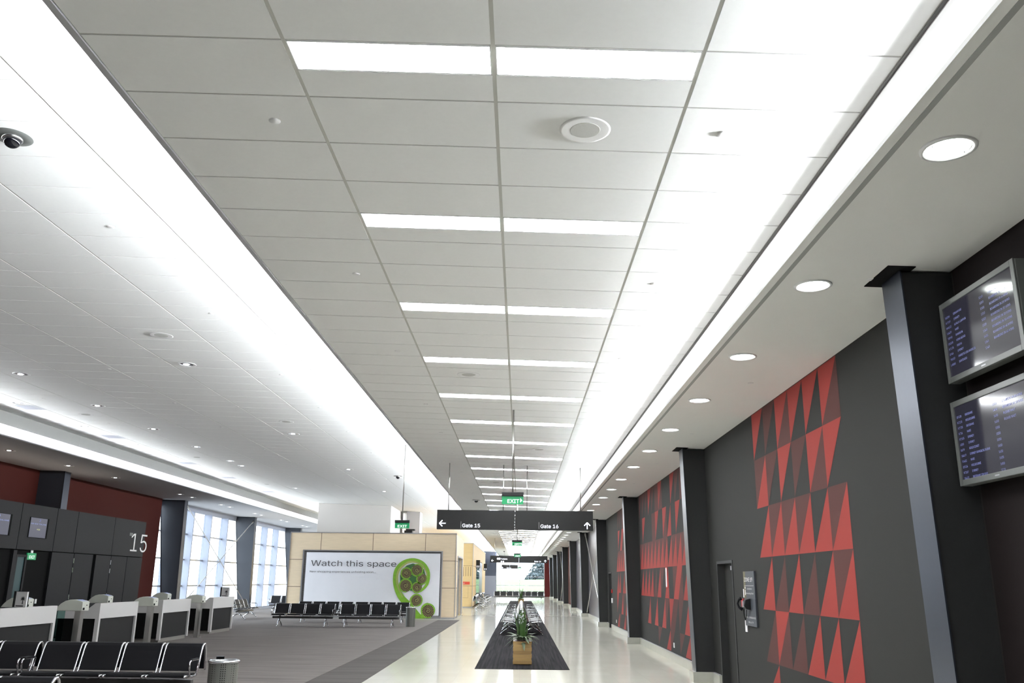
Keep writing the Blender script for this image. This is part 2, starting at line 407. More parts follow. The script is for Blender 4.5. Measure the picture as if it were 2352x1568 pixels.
rel(MB().box(-11.949, -11.925, Y0, Y1, 4.945, 5.034), t).build('bright_lens', 'covew', t)
rel(MB().box(-11.949, -11.915, Y0, Y1, 4.88, 4.944), t).build('lower_lens', 'coved', t)
t = thing('cove_light', 'concealed uplight behind the edge of the lowered central ceiling', 'light', (-2.46, 50, 4.8))
rel(MB().box(-2.475, -2.442, Y0, Y1, 4.79, 4.90), t).build('housing', 'white', t)
rel(MB().box(-2.490, -2.476, Y0, Y1, 4.80, 4.89), t).build('lamp_tube', 'edge', t)
def cove_lamps(x, z, h, dx, dz, watts, spread, c):
    n = 12; L = (Y1-Y0)/n
    for k in range(n):
        ld = bpy.data.lights.new('cove_lamp', 'AREA'); ld.shape = 'RECTANGLE'; ld.size = L; ld.size_y = h
        ld.energy = watts*L; ld.spread = math.radians(spread); ld.color = c
        o = bpy.data.objects.new('cove_lamp', ld); COL.objects.link(o)
        d = Vector((dx, 0, dz)).normalized()
        m = Matrix((Vector((0, 1, 0)), d.cross(Vector((0, -1, 0))), -d)).transposed()
        if m.determinant() < 0: m = Matrix((Vector((0, -1, 0)), d.cross(Vector((0, -1, 0))), -d)).transposed()
        o.matrix_world = Matrix.Translation((x, Y0+L*(k+.5), z)) @ m.to_4x4()
cove_lamps(2.205, 4.505, .05, -1, .22, P_COVE_R, 32, (.93, .965, 1))
cove_lamps(-11.90, 5.055, .05, 1, .26, P_COVE_L, 90, (.93, .965, 1))
cove_lamps(-2.50, 4.86, .07, -1, .10, P_EDGE, 130, (.92, .96, 1))
# ---------------------------------------------------------------- ceiling strip panels
g = 'pairs of recessed strip light panels in the central ceiling'
pl = None; n = 0
for y in panels:
    if y < 1.8 or y > 106: continue
    for c, side in ((1, 'left'), (2, 'right')):
        lab = f'{side} half of the {nth(n)} bright strip light across the central ceiling, counted from the camera'
        x = (XC[c]+XC[c+1])/2
        loc = (x, y+.15, zc(x))
        if pl is None:
            pl = thing('ceiling_light_panel', lab, 'ceiling light', loc, 0, g)
            q = MB(); w = .5855
            for (a, b, e, f) in ((-w, w, -.145, -.135), (-w, w, .135, .145), (-w, -w+.006, -.135, .135), (w-.006, w, -.135, .135)):
                q.box(a, b, e, f, -.003, .004)
            q.v = [(a, b, cc-SL*a) for a, b, cc in q.v]; q.build('frame', 'white', pl)
            q = MB().box(-w+.006, w-.006, -.135, .135, -.001, .004); q.v = [(a, b, cc-SL*a) for a, b, cc in q.v]
            q.build('diffuser', 'panel', pl)
        else: dup(pl, loc, 0, lab, g)
    n += 1
# ---------------------------------------------------------------- downlights in the right soffit
g = 'round downlights in a line along the right soffit'; dl = None
for k in range(41):
    loc = (2.595, 4.79+2.535*k, zsr(2.595)); lab = f'{nth(k)} glowing round downlight in the right soffit, counted from the camera'
    if dl is None:
        dl = thing('downlight', lab, 'downlight', loc, 0, g)
        MB().ring((0, 0, 0), [(.165, .004), (.163, -.012), (.145, -.014), (.132, -.004), (.132, .004)], 32).build('rim', 'white', dl, smooth=True)
        q = MB(); q.ring((0, 0, 0), [(.131, 0), (.125, -.004), (.0, -.006)], 32); q.build('lens', 'down', dl, smooth=True)
        MB().tube([(.112, .03, -.005), (.112, .03, -.010)], .004).tube([(-.112, -.03, -.005), (-.112, -.03, -.010)], .004).build('screw', 'dark', dl)
    else: dup(dl, loc, 0, lab, g)
# ---------------------------------------------------------------- small discs, speakers, cameras
def disc(name, cat, loc, r, h, m, lab, g, base=None):
    if base: return dup(base, loc, 0, lab, g)
    t = thing(name, lab, cat, loc, 0, g)
    MB().ring((0, 0, 0), [(r*1.1, .003), (r*1.1, -.003), (r*.98, -.004)], 20).build('rim', 'white', t, smooth=True)
    MB().ring((0, 0, 0), [(r*.98, -.002), (r*.95, -h), (r*.8, -h-.002), (0, -h-.002)], 20).build('cover', m, t, smooth=True)
    return t
sp = None; n = 0; ys = []
for k in range(11):
    for d in (0, 3, 6.03):
        if 5.19+9.64*k+d < 107: ys.append(5.19+9.64*k+d)
for i, y in enumerate(ys):
    for x, s in ((-1.68, 'left'), (1.32, 'right')):
        o = disc('sprinkler_cover', 'sprinkler', (x, y, zc(x)), .036, .005, 'white', f'{nth(i)} small sprinkler cover from the camera, {s} side of the central ceiling', 'small white sprinkler covers in the central ceiling', sp)
        sp = sp or o
ssp = None
for i in range(25):
    disc('sprinkler_cover', 'sprinkler', (3.035, 7.12+4.08*i, zsr(3.035)), .03, .01, 'white', f'{nth(i)} small sprinkler cover from the camera in the right soffit', 'small sprinkler covers in the right soffit', sp)
lsp = [(-4.24, 8.2), (-4.24, 11.18), (-4.25, 14.79), (-4.24, 17.78), (-4.24, 20.8), (-4.24, 24.4), (-4.24, 27.4), (-4.24, 30.6), (-7.33, 14.82), (-7.34, 17.85), (-7.34, 20.83), (-7.34, 24.45), (-7.34, 27.42), (-7.34, 31.0), (-10.15, 17.88), (-10.15, 20.88), (-10.16, 24.49), (-10.16, 27.49), (-10.16, 31.08), (-10.16, 34.1), (-7.34, 34.1), (-4.24, 34.1)]
cnt = {}
for (x, y) in lsp:
    r = {-4: 'nearest the walkway', -7: 'in the middle', -10: 'nearest the left bulkhead'}[int(x)]
    cnt[r] = cnt.get(r, -1)+1
    disc('sprinkler_cover', 'sprinkler', (x, y, zl(x)), .036, .012, 'white', f'{nth(cnt[r])} sprinkler cover in the row {r} on the high left ceiling', 'small sprinkler covers in the high left ceiling', sp)
spk = None
def speaker(loc, lab, g):
    global spk
    if spk: return dup(spk, loc, 0, lab, g)
    spk = thing('ceiling_speaker', lab, 'speaker', loc, 0, g)
    MB().ring((0, 0, 0), [(.172, .003), (.170, -.005), (.155, -.006), (.101, -.004)], 36).build('rim', 'white', spk, smooth=True)
    MB().ring((0, 0, 0), [(.101, -.003), (.098, -.0055), (0, -.0065)], 36).build('speaker_grille', 'speaker', spk)
    return spk
for i, (x, y) in enumerate([(.41, 5.186), (-.79, 12.46), (.405, 19.71), (-.78, 27), (.41, 34.7), (-.79, 42)]):
    speaker((x, y, zc(x)), f'{nth(i)} round ceiling speaker from the camera in the central ceiling', 'round speakers in the central ceiling')
for i, (x, y) in enumerate([(-5.42, 12.41), (-5.44, 19.67), (-10.14, 19.7), (-10.15, 26.88), (-10.17, 34.68)]):
    lab = ['round speaker nearest the camera in the high left ceiling', 'second round speaker from the camera in the walkway side row of the left ceiling', 'round white speaker nearest the camera beside the left bulkhead', 'middle one of the three round white speakers beside the left bulkhead', 'farthest round white speaker beside the left bulkhead'][i]
    speaker((x, y, zl(x)), lab, 'round speakers in the high left ceiling')
cm = None
for i, (x, y, zf, lab) in enumerate([(-4.19, 6.33, zl, 'black dome security camera in the high left ceiling at upper left'), (-4.27, 30.02, zl, 'small dome camera in the left ceiling near the hanging exit sign'), (-1.71, 33.35, zc, 'dome camera in the central ceiling just above the near gate sign'), (.147, 59.9, zc, 'dome camera in the central ceiling between the two gate signs'), (-1.68, 90.7, zc, 'farthest dome camera in the central ceiling near the end window')]):
    loc = (x, y, zf(x)); g = 'dome security cameras'
    if cm: dup(cm, loc, 0, lab, g); continue
    cm = thing('dome_camera', lab, 'camera', loc, 0, g)
    MB().ring((0, 0, 0), [(.155, .003), (.15, -.006), (.09, -.014), (.075, -.012)], 32).build('mounting_ring', 'bezel', cm, smooth=True)
    MB().ring((0, 0, 0), [(.078, -.010), (.078, -.028), (.070, -.030)], 32).build('collar', 'chrome', cm, smooth=True)
    pr = [(.070*math.cos(a*math.pi/16), -.028-.07*math.sin(a*math.pi/16)) for a in range(9)]
    MB().ring((0, 0, 0), pr, 32).build('dome', mat('black_dome', (.004, .004, .006), .05, noise=.01), cm, smooth=True)
# recessed round lamps of the high left ceiling and of the left soffit
rl = None
def roundlamp(loc, lab, g):
    global rl
    if rl: return dup(rl, loc, 0, lab, g)
    rl = thing('recessed_lamp', lab, 'downlight', loc, 0, g)
    MB().ring((0, 0, 0), [(.15, .003), (.148, -.006), (.125, -.008), (.118, -.001)], 28).build('rim', 'white', rl, smooth=True)
    MB().ring((0, 0, 0), [(.118, -.001), (.10, -.0025), (.05, -.003)], 28).build('reflector', 'reflector', rl, smooth=True)
    MB().ring((-.02, 0, -.004), [(.05, 0), (.045, -.006), (0, -.008)], 16).build('lamp', 'lampw', rl, smooth=True)
    return rl
A = [(-9.29, 15.51), (-11.04, 18.5), (-9.28, 18.5), (-11.03, 21.49), (-9.28, 21.5), (-9.28, 24.49), (-11.03, 24.45), (-9.28, 27.48), (-9.28, 28.7), (-9.29, 35.88), (-5.71, 14.24), (-5.72, 21.45), (-5.7, 28.6), (-5.6, 35.78)]
rn = {}
for x, y in A:
    r = 'walkway side' if x > -6 else ('middle' if x > -10 else 'bulkhead side'); rn[r] = rn.get(r, -1)+1
    roundlamp((x, y, zl(x)), f'{nth(rn[r])} recessed round lamp from the camera in the {r} row of the left ceiling', 'recessed round lamps in the high left ceiling')
for i, y in enumerate([22.43, 25.51, 28.59, 34.23, 35.52, 39.08, 40.28, 44.2, 45.31, 49.1, 50.39, 54.1, 55.2]):
    roundlamp((-13.41, y, zsl(-13.41)), f'{nth(i)} recessed lamp from the camera in the dark soffit above the desks and windows', 'recessed lamps in the left soffit')
vg = None
for i, y in enumerate([19.0, 23.1, 28.5, 32.66, 38.0, 42.17]):
    lab = f'{nth(i)} square grey vent grille from the camera beside the left bulkhead'; loc = (-11.02, y, zl(-11.02))
    if vg: dup(vg, loc, 0, lab, 'square vent grilles'); continue
    vg = thing('ceiling_vent', lab, 'vent', loc, 0, 'square vent grilles')
    q = MB()
    for a in range(10): q.box(-.26, .26, -.26+.052*a, -.26+.052*a+.03, -.006, -.001)
    q.build('slats', 'grille', vg)
    MB().box(-.29, .29, -.29, -.265, -.008, 0).box(-.29, .29, .265, .29, -.008, 0).box(-.29, -.265, -.265, .265, -.008, 0).box(.265, .29, -.265, .265, -.008, 0).build('frame', 'white', vg)
# ---------------------------------------------------------------- right wall with murals
def mural(q, ytop, rowsz, cells, pitch=.625):
    for r, line in enumerate(cells):
        zt, zb = rowsz[r], rowsz[r+1]
        for c, cell in enumerate(line.split()):
            yh = ytop-pitch*c; yl = yh-pitch; X = 3.5985
            if cell[0] != '.': q.face([(X, yh, zt), (X, yh, zb), (X, yl, zt)], 2 if cell[0] == 'B' else 3)
            if cell[1] != '.': q.face([(X, yl, zt), (X, yh, zb), (X, yl, zb)], 2 if cell[1] == 'B' else 3)
RZ = [4.29, 3.58, 2.85, 2.13, 1.39, .67, .2]
q = MB(); X0, X1 = 3.6, 3.8
def bay(y0, y1, mi, door=None):
    if door:
        q.box(X0, X1, y0, door[0], 0, 4.6, mi); q.box(X0, X1, door[1], y1, 0, 4.6, mi); q.box(X0, X1, door[0], door[1], 2.14, 4.6, mi)
    else: q.box(X0, X1, y0, y1, 0, 4.6, mi)
cy = COLY
bay(Y0, cy[0], 1); bay(cy[0], cy[1]+.2, 0, (15.15, 16.35)); bay(cy[1]+.2, cy[2]+.2, 0); bay(cy[2]+.2, cy[3]+.2, 0, (35.4, 36.5))
bay(cy[3]+.2, cy[4]+.2, 4); bay(cy[4]+.2, cy[5]+.2, 4); bay(cy[5]+.2, cy[6]+.2, 3); bay(cy[6]+.2, cy[7]+.2, 4); bay(cy[7]+.2, 99, 1); bay(99, Y1, 5)
mural(q, 13.38, RZ, ['B. d. Bd B. B. Bd', 'dB d. B. d. Bd B.', '.B dB dB dB .B dB', '.B .d .B .d .B dB', '.d Bd .d .B .B .B', '.B .. .. .. .. ..'])
mural(q, 26.75, RZ, ['d. d. d. B. d. dd Bd .. .. B. d. dd .. B. ..', '.. B. .. .. dd B. .. Bd .B .. B. .. d. .B dd', 'dB dB dB dB dB dB dB dB .B dB dB dB dB .B dB', '.B .B .B .B .d .B d. .B .. dB Bd .B d. .B d.', '.. .. .B .. .B .. .B d. Bd d. d. .B dd Bd d.', '.. .. .. .. .. d. .. .B d. .. d. .B d. d. ..'])
mural(q, 33.4, RZ, ['.. d. d. dd d. .. d. .. ..', '.. B. .B B. B. .. d. B. ..', '.B dB dB dB dB dB .B .B ..', '.B .B .. .B .B d. .B .. ..', 'B. .. .B d. .B .B .. B. ..', '.B d. .. .B d. .. .. .. ..'])
struct(q.build('wall_right', ['gwall', 'bwall', 'murB', 'murD', 'gloss', 'redwall2']))
# doors
def door(n, y0, y1, hw):
    t = thing(f'door_{n}', '', 'door', (3.6, y0, 0)); del t['label']; del t['category']; t['kind'] = 'structure'
    D = y1-y0
    fr = MB().box(-.012, .19, .001, .05, 0, 2.139).box(-.012, .19, D-.05, D-.001, 0, 2.139).box(-.012, .19, .05, D-.05, 2.09, 2.139)
    fr.build('frame', 'column', t)
    MB().box(.12, .16, .05, D-.05, .005, 2.088).build('door_leaf', 'gwall', t)
    if hw:
        MB().box(.075, .119, .30, .52, 1.98, 2.05).box(.08, .115, .10, .34, 2.055, 2.066).build('closer', 'alu', t)
        MB().box(.07, .105, .20, .27, 2.052, 2.075).build('closer_tag', 'yellow', t)
        MB().tube([(.05, .12, 1.0), (.05, .12, 1.12)], .01).tube([(.119, .12, 1.06), (.05, .12, 1.06)], .008).build('handle', 'chrome', t)
door(1, 15.15, 16.35, 1); door(2, 35.4, 36.5, 0)
# columns
rc = None
names = ['nearest tapered steel column beside the flight screens', 'tapered column beside the near dark door', 'third tapered column from the camera, after the red triangle bay', 'fourth tapered column from the camera, past the far door', 'fifth tapered column from the camera, with a cross brace foot beside it', 'sixth tapered column from the camera on the right', 'seventh tapered column from the camera on the right', 'eighth tapered column from the camera on the right', 'ninth tapered column from the camera on the right', 'last tapered column on the right before the red end wall']
for i, y in enumerate(COLY):
    loc = (3.6, y, 0); g = 'tapered columns along the right wall'
    if rc is None:
        rc = thing('steel_column', names[i], 'column', loc, 0, g); rc['kind'] = 'thing'
        MB().prism([(-.34, .18), (.0, .18), (.0, 4.29), (-.425, 4.29)], 'y', .02, .35).build('column_web', 'column', rc)
        MB().prism([(-.352, .18), (-.34, .18), (-.425, 4.30), (-.437, 4.30)], 'y', 0, .37).build('flange', 'flange', rc)
        MB().prism([(-.56, 4.308), (-.33, 4.302), (-.33, 4.32), (-.56, 4.326)], 'y', -.07, .45).build('notch_shade', 'dark', rc)  # flat black plate paints the shaded notch in the soffit
        MB().box(-.41, 0, -.012, .38, 0, .18).build('stone_base', 'base', rc)
        MB().box(-.3555, -.3515, .01, .36, .60, .612).build('flange_joint', 'alu', rc)
    else: dup(rc, loc, 0, names[i], g)
# baseboards on the right
q = MB()
segs = []
for a, b in [(Y0, cy[0])]+[(cy[i]+.38, (cy[i+1] if i < 9 else Y1)) for i in range(10)]:
    for d0, d1 in ((15.15, 16.35), (35.4, 36.5)):
        if a < d0 < b: segs.append((a, d0-.05)); a = d1+.05
    segs.append((a, b))
for a, b in segs:
    if b-a > .05: q.box(3.555, 3.5995, a+.005, b-.015, 0, .172); q.box(3.552, 3.5995, a+.005, b-.015, .172, .180, 1)
struct(q.build('baseboard_right', ['base', 'trimgrey']))
# cross braces on the right
for (ya, yb, lab) in ((37.6, 46.9, 'near'), (67.9, 77.1, 'far')):
    t = thing('cross_brace', f'slender steel X brace in the {lab} glossy bay of the right wall', 'brace', (3.42, (ya+yb)/2, 0), 0)
    h = (yb-ya)/2
    MB().tube([(0, -h, .25), (0, h, 4.22)], .022).build('tie_rod', 'steel', t)
    MB().tube([(.05, -h, 4.22), (.05, h, .25)], .022).build('tie_rod', 'steel', t)
    for (a, z, d) in ((-h, .25, 1), (h, 4.22, -1)): MB().tube([(0, a, z), (0, a+d*.35, z+d*.15)], .04).build('clevis', 'steel', t)
# ---------------------------------------------------------------- end wall and window
q = MB()
q.box(-16.5, -6.6, Y1, Y1+.3, 0, 5.6, 0); q.box(-6.6, -4.45, Y1, Y1+.3, 0, .3, 0); q.box(-6.6, -4.45, Y1, Y1+.3, 3.0, 5.6, 0)
q.box(-4.45, -2.95, Y1, Y1+.3, 0, 2.36, 1); q.box(-4.45, -2.95, Y1, Y1+.3, 2.36, 5.6, 2)
q.box(2.92, 3.8, Y1, Y1+.3, 0, 5.6, 3); q.box(-2.95, 2.92, Y1, Y1+.3, 4.6, 5.6, 0)
q.box(-4.45, -4.41, 99, Y1, 0, 2.36, 1); q.box(-4.45, -4.41, 99, Y1, 2.36, 4.8, 2)
struct(q.build('wall_end', [mat('end_grey', (.35, .37, .42), .6, noise=.05), mat('end_pale_grey', (.30, .31, .36), .6, noise=.05), mat('end_slate', (.06, .07, .10), .6, noise=.05), 'redwall2']))
t = thing('window_1', '', '', (0, Y1+.05, 0)); del t['label']; del t['category']; t['kind'] = 'structure'
q = MB(); q.box(-2.95, -2.88, 0, .12, 0, 4.6); q.box(2.85, 2.92, 0, .12, 0, 4.6); q.box(-2.88, 2.85, 0, .12, 4.5, 4.6); q.box(-2.88, 2.85, 0, .12, 0, .08)
q.build('frame', 'alu', t)
MB().box(-.095, -.055, 0, .12, .08, 4.5).build('mullion', 'grille', t)
for z in (1.28, 2.28, 3.24):
    MB().box(-2.88, -.096, .01, .09, z-.03, z+.03).box(-.054, 2.85, .01, .09, z-.03, z+.03).build('transom', 'grille', t)
MB().box(-2.88, 2.85, .05, .06, .08, 4.5).build('pane', 'glass', t)
t = thing('window_2', '', '', (-5.5, Y1+.05, 0)); del t['label']; del t['category']; t['kind'] = 'structure'
MB().box(-1.1, -1.04, 0, .1, .3, 3).box(.99, 1.05, 0, .1, .3, 3).box(-1.04, .99, 0, .1, 1.28, 1.33).build('frame', 'alu', t)
MB().box(-1.04, .99, .04, .05, .3, 3).build('pane', 'glass', t)
struct(B(-16.5, 4.5, Y0-.3, Y0, 0, 5.8).build('wall_back', 'gwall'))
# ---------------------------------------------------------------- left wall, windows, columns
struct(B(-15.5, -15.2, Y0, 36.9, 0, 5.2).build('wall_left', 'redwall'))
LC = [27.2, 37.3, 47.4, 57.5]
lc = None
names = ['near dark column rising behind the gate kiosk', 'black tapered column at the end of the red wall', 'blue-grey tapered column between the first two window bays', 'column at the far side of the second window bay, behind the plywood kiosk']
for i, y in enumerate(LC):
    g = 'tapered columns along the left window wall'; loc = (-14.4, y, .0072)
    if lc is None:
        lc = thing('steel_column', names[i], 'column', loc, 0, g); lc['kind'] = 'thing'
        MB().prism([(-.46, 0), (.09, 0), (0, 4.945), (-1.03, 4.945)], 'y', .02, .35).build('column_web', 'columnb', lc)
        MB().prism([(.09, 0), (.102, 0), (.012, 4.94), (0, 4.94)], 'y', 0, .37).build('flange', 'flange', lc)
        MB().prism([(-.475, 0), (-.46, 0), (-1.03, 4.94), (-1.045, 4.94)], 'y', 0, .37).build('flange', 'flange', lc)
        MB().box(-1.12, .10, -.06, .43, 4.932, 4.936).build('notch_shade', 'dark', lc)  # same black plate, shade of a soffit opening put into colour
    else: dup(lc, loc, 0, names[i], g)
wall = []
def winbay(n, y0, y1, ms):
    t = thing(f'window_{n}', '', '', (-15.45, y0, 0)); del t['label']; del t['category']; t['kind'] = 'structure'
    D = y1-y0
    MB().box(-.05, .06, 0, D, 4.72, 4.86).box(-.05, .10, 0, D, 0, .17).build('frame', 'mull', t)
    for m in ms:
        MB().box(-.1, .28, m-y0-.05, m-y0+.05, .17, 4.72).build('mullion', 'mull', t)
    for z in (1.39, 2.55, 3.68):
        MB().box(-.03, .03, 0, D, z-.035, z+.035).build('transom', 'alu', t)
    MB().box(-.006, .0, .01, D-.01, .17, 4.72).build('pane', 'glass', t)
winbay(3, 36.9, 47.5, [38.3, 40.7, 43.05, 45.5]); winbay(4, 47.5, 57.6, [50.35, 52.75, 55.2])
for i in range(5): winbay(5+i, 57.6+10.1*i, min(Y1, 57.6+10.1*(i+1)), [57.6+10.1*i+d for d in (2.9, 5.3, 7.7)])
struct(B(-15.55, -15.38, 36.9, Y1, 4.86, 5.2).build('trim_7', 'mull'))
for (x, ya, yb) in ((-14.45, 37.62, 47.45),):
    t = thing('cross_brace', 'thin steel X brace crossing in front of the first window bay', 'brace', (x, (ya+yb)/2, 0), 0)
    h = (yb-ya)/2
    MB().tube([(0, -h, .3), (0, h, 4.75)], .018).build('tie_rod', 'steel', t)
    MB().tube([(.05, -h, 4.75), (.05, h, .3)], .018).build('tie_rod', 'steel', t)
    MB().tube([(0, h, 4.75), (0, h-.3, 4.6)], .035).build('clevis', 'steel', t)
    MB().tube([(.05, -h, 4.75), (.05, -h+.3, 4.6)], .035).build('clevis', 'steel', t)
# ---------------------------------------------------------------- outdoors
tag(B(-500, -17, -200, 500, -4.3, -4.2).build('apron_ground', 'apron'), 'pale concrete apron outside the left windows', 'ground', kind='structure')
q = MB(); nx, ny = 16, 40
def gz(x, y):
    d = (y-112)/45; return -1.2+3.0*min(1, max(0, d))**.7+.25*math.sin(x*.05+1)+.12*math.sin(x*.21)*min(1, max(0, d))
for i in range(nx):
    for j in range(ny):
        x0, x1 = -20+80/nx*i, -20+80/nx*(i+1); y0, y1 = 109+4*j, 113+4*j
        q.face([(x0, y0, gz(x0, y0)), (x1, y0, gz(x1, y0)), (x1, y1, gz(x1, y1)), (x0, y1, gz(x0, y1))])
tag(q.build('grass_field', 'grass', smooth=True), 'green grass slope outside the end window', 'grass', kind='structure')
def tree(x, y, r, h, lab, n):
    t = thing('leafy_tree', lab, 'tree', (x, y, 1.2), 0, 'trees beyond the end window')
    MB().tube([(0, 0, -.5), (.2, 0, h*.35), (-.1, 0, h*.6)], [.35, .28, .15]).build('trunk', 'tree', t)
    q = MB()
    for k in range(n):
        a = random.random()*6.28; rr = r*math.sqrt(random.random()); zz = h*(.12+.88*random.random())
        rr *= math.sqrt(max(.05, 1-((zz/h-.45)/.62)**2))
        cx, cy_, cz = rr*math.cos(a), rr*math.sin(a), zz; s = .12+.26*random.random()
        ax = Vector((random.gauss(0, 1), random.gauss(0, 1), random.gauss(0, 1))).normalized(); bx = ax.orthogonal().normalized(); ccx = ax.cross(bx)
        P = Vector((cx, cy_, cz))
        q.face([P+bx*s, P+ccx*s*.8, P-bx*s, P-ccx*s*.8]); q.face([P+ax*s, P+ccx*s*.7, P-ax*s, P-ccx*s*.7])
    q.build('crown', 'tree', t)
tree(5.2, 185, 3.4, 4.6, 'large bushy tree at the right of the end window', 1500)
tree(2.6, 175, 1.7, 2.0, 'low bush left of the large tree outside the end window', 500)
tree(14.0, 196, 3.5, 4.2, 'tree at the far right, half cut by the end wall', 700)
tree(-9.2, 175, 2.4, 3.2, 'tree seen through the narrow end window at left', 700)
q = B(-260, -240, 60, 330, -4.2, 5.0); o = q.build('hangar', 'bld'); tag(o, 'long low grey hangar far beyond the left windows', 'building')
q = B(-236, -228, 130, 190, -4.2, 2.6); q.box(-236, -228, 205, 260, -4.2, 1.5); tag(q.build('terminal_pier', 'bld2'), 'pale low pier building in front of the distant hangar', 'building')

# ---------------------------------------------------------------- hanging signs
def rod(parent, x, z0, z1, ox=0, oz=0, r=.014):
    MB().tube([(x-ox, 0, z0-oz), (x-ox, 0, z1-oz)], r, 10).build('rod', 'steel', parent, smooth=True)
def arrow(parent, cx, cz, s, kind, yy, m='txtw'):
    q = MB(); w = s*.075
    def seg(a, b):
        a, b = Vector(a), Vector(b); d = (b-a).normalized(); n = Vector((-d.y, d.x))*w
        q.face([(cx+p.x, yy, cz+p.y) for p in (a-n, b-n, b+n, a+n)])
    R = {'left': lambda p: (p[0], p[1]), 'up': lambda p: (p[1], -p[0])}[kind]
    for a, b in (((-s/2, 0), (s/2, 0)), ((-s/2+w*.3, 0), (-s*.02, s*.46)), ((-s/2+w*.3, 0), (-s*.02, -s*.46))): seg(R(a), R(b))
    q.build('arrow', m, parent)
Rv, Uv = (1, 0, 0), (0, 0, 1)
def gatesign(lab, x0, x1, y, z0, z1, rods, words, arrows, ticks=(), ):
    xc = (x0+x1)/2
    t = thing('hanging_sign', lab, 'sign', (xc, y, z0))
    t.location = (xc, y, z0)
    MB().box(x0-xc, -.03 if 0 else (x0+x1)/2-xc-.003, -.07, .07, 0, z1-z0).build('sign_box', 'signblk', t, bevel=.004)
    MB().box(.001, x1-xc, -.07, .07, 0, z1-z0).build('sign_box', 'signblk', t, bevel=.004)
    for x in rods: rod(t, x, z1, zc(x), xc, z0)
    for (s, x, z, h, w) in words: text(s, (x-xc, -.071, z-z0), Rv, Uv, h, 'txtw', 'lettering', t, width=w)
    for (x, z, s, k) in arrows: arrow(t, x-xc, z-z0, s, k, -.073)
    for (x, z, h) in ticks: MB().box(x-xc-.004, x-xc+.004, -.073, -.0705, z-z0, z-z0+h).build('divider', 'trimgrey', t)
    return t
def sx(px): return -2.163+(px-1003.4)*.01121
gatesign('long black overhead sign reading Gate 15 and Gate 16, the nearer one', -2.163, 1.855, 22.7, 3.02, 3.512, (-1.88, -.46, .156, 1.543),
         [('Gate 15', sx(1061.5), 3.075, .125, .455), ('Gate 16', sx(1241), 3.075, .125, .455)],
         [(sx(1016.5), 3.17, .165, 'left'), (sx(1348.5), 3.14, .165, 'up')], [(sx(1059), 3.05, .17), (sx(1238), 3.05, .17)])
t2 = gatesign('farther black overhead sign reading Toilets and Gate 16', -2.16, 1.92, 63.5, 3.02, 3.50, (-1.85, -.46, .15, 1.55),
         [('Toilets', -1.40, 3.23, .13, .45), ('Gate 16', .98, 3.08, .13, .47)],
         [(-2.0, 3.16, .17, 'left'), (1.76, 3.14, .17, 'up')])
q = MB()
for cx, cz, s in ((-1.62, 3.29, .07), (-1.50, 3.29, .07), (-1.36, 3.10, .05), (-1.22, 3.10, .05)):
    q.prism([(cx+.12+s*math.cos(a*math.pi/6), cz-3.02+s*math.sin(a*math.pi/6)) for a in range(12)], 'y', -.075, -.0715)
q.build('pictogram', 'txtw', t2)
t3 = gatesign('small black overhead sign in front of the end window', -2.0, -.28, 94, 3.02, 3.42, (-1.7, -.6), [('Gate 16', -1.45, 3.07, .12, .45)], [(-1.88, 3.13, .15, 'left')])

es = None
def exitsign(lab, loc, h, arrow_=True, mirror=False):
    t = thing('exit_sign', lab, 'exit sign', loc, 0, 'green exit signs on rods')
    MB().box(-.19, .19, -.04, .04, .135, .205).build('housing', 'signblk', t, bevel=.008)
    MB().box(-.186, .186, -.012, .012, 0, .133).build('green_panel', 'green', t)
    text('EXIT', (-.095 if arrow_ else -.12, -.013, .022), Rv, Uv, .088, 'exitw', 'lettering', t, width=.20 if arrow_ else .24, bold=.004)
    if arrow_: MB().face([(.132, -.014, .030), (.166, -.014, .067), (.132, -.014, .104)]).build('arrow', 'exitw', t)
    MB().tube([(0, 0, .205), (0, 0, h)], .016, 10).build('rod', 'steel', t, smooth=True)
    return t
exitsign('nearest green exit sign with right arrow, hanging from a long rod', (-.145, 15.1, 3.03), zc(-.145)-3.03)
exitsign('second green exit sign over the walkway, below the near gate sign', (-.135, 33, 3.03), zc(-.13)-3.03)
exitsign('third green exit sign over the walkway, in front of the Toilets sign', (-.165, 48.6, 3.03), zc(-.16)-3.03, False)
exitsign('green exit sign hanging left of the near gate sign, above the plywood kiosk', (-3.05, 22.6, 3.03), zl(-3.05)-3.03, False)
exitsign('farthest tiny green exit sign in front of the end window', (-.1, 100, 3.1), zc(-.1)-3.1, False)
exitsign('small green exit sign near the slate end wall', (-4.0, 96, 2.75), zl(-4.0)-2.75, False)
for i, (y, lab) in enumerate(((66, 'nearer small black toilet blade sign on the far plywood wall'), (80, 'farther small black toilet blade sign on the far plywood wall'))):
    t = thing('blade_sign', lab, 'sign', (-3.13, y, 2.64), 0, 'black toilet signs on the plywood wall')
    MB().box(-.16, .13, -.04, .04, 0, .6).build('sign_box', 'signblk', t, bevel=.005)
    q = MB()
    for cx in (-.08, .05):
        q.prism([(cx+.018*math.cos(a*math.pi/5), .19+.018*math.sin(a*math.pi/5)) for a in range(10)], 'y', -.044, -.041)
        q.prism([(cx-.03, .16), (cx+.03, .16), (cx+.014, .06), (cx-.014, .06)], 'y', -.044, -.041)
    q.build('pictogram', 'txtw', t)
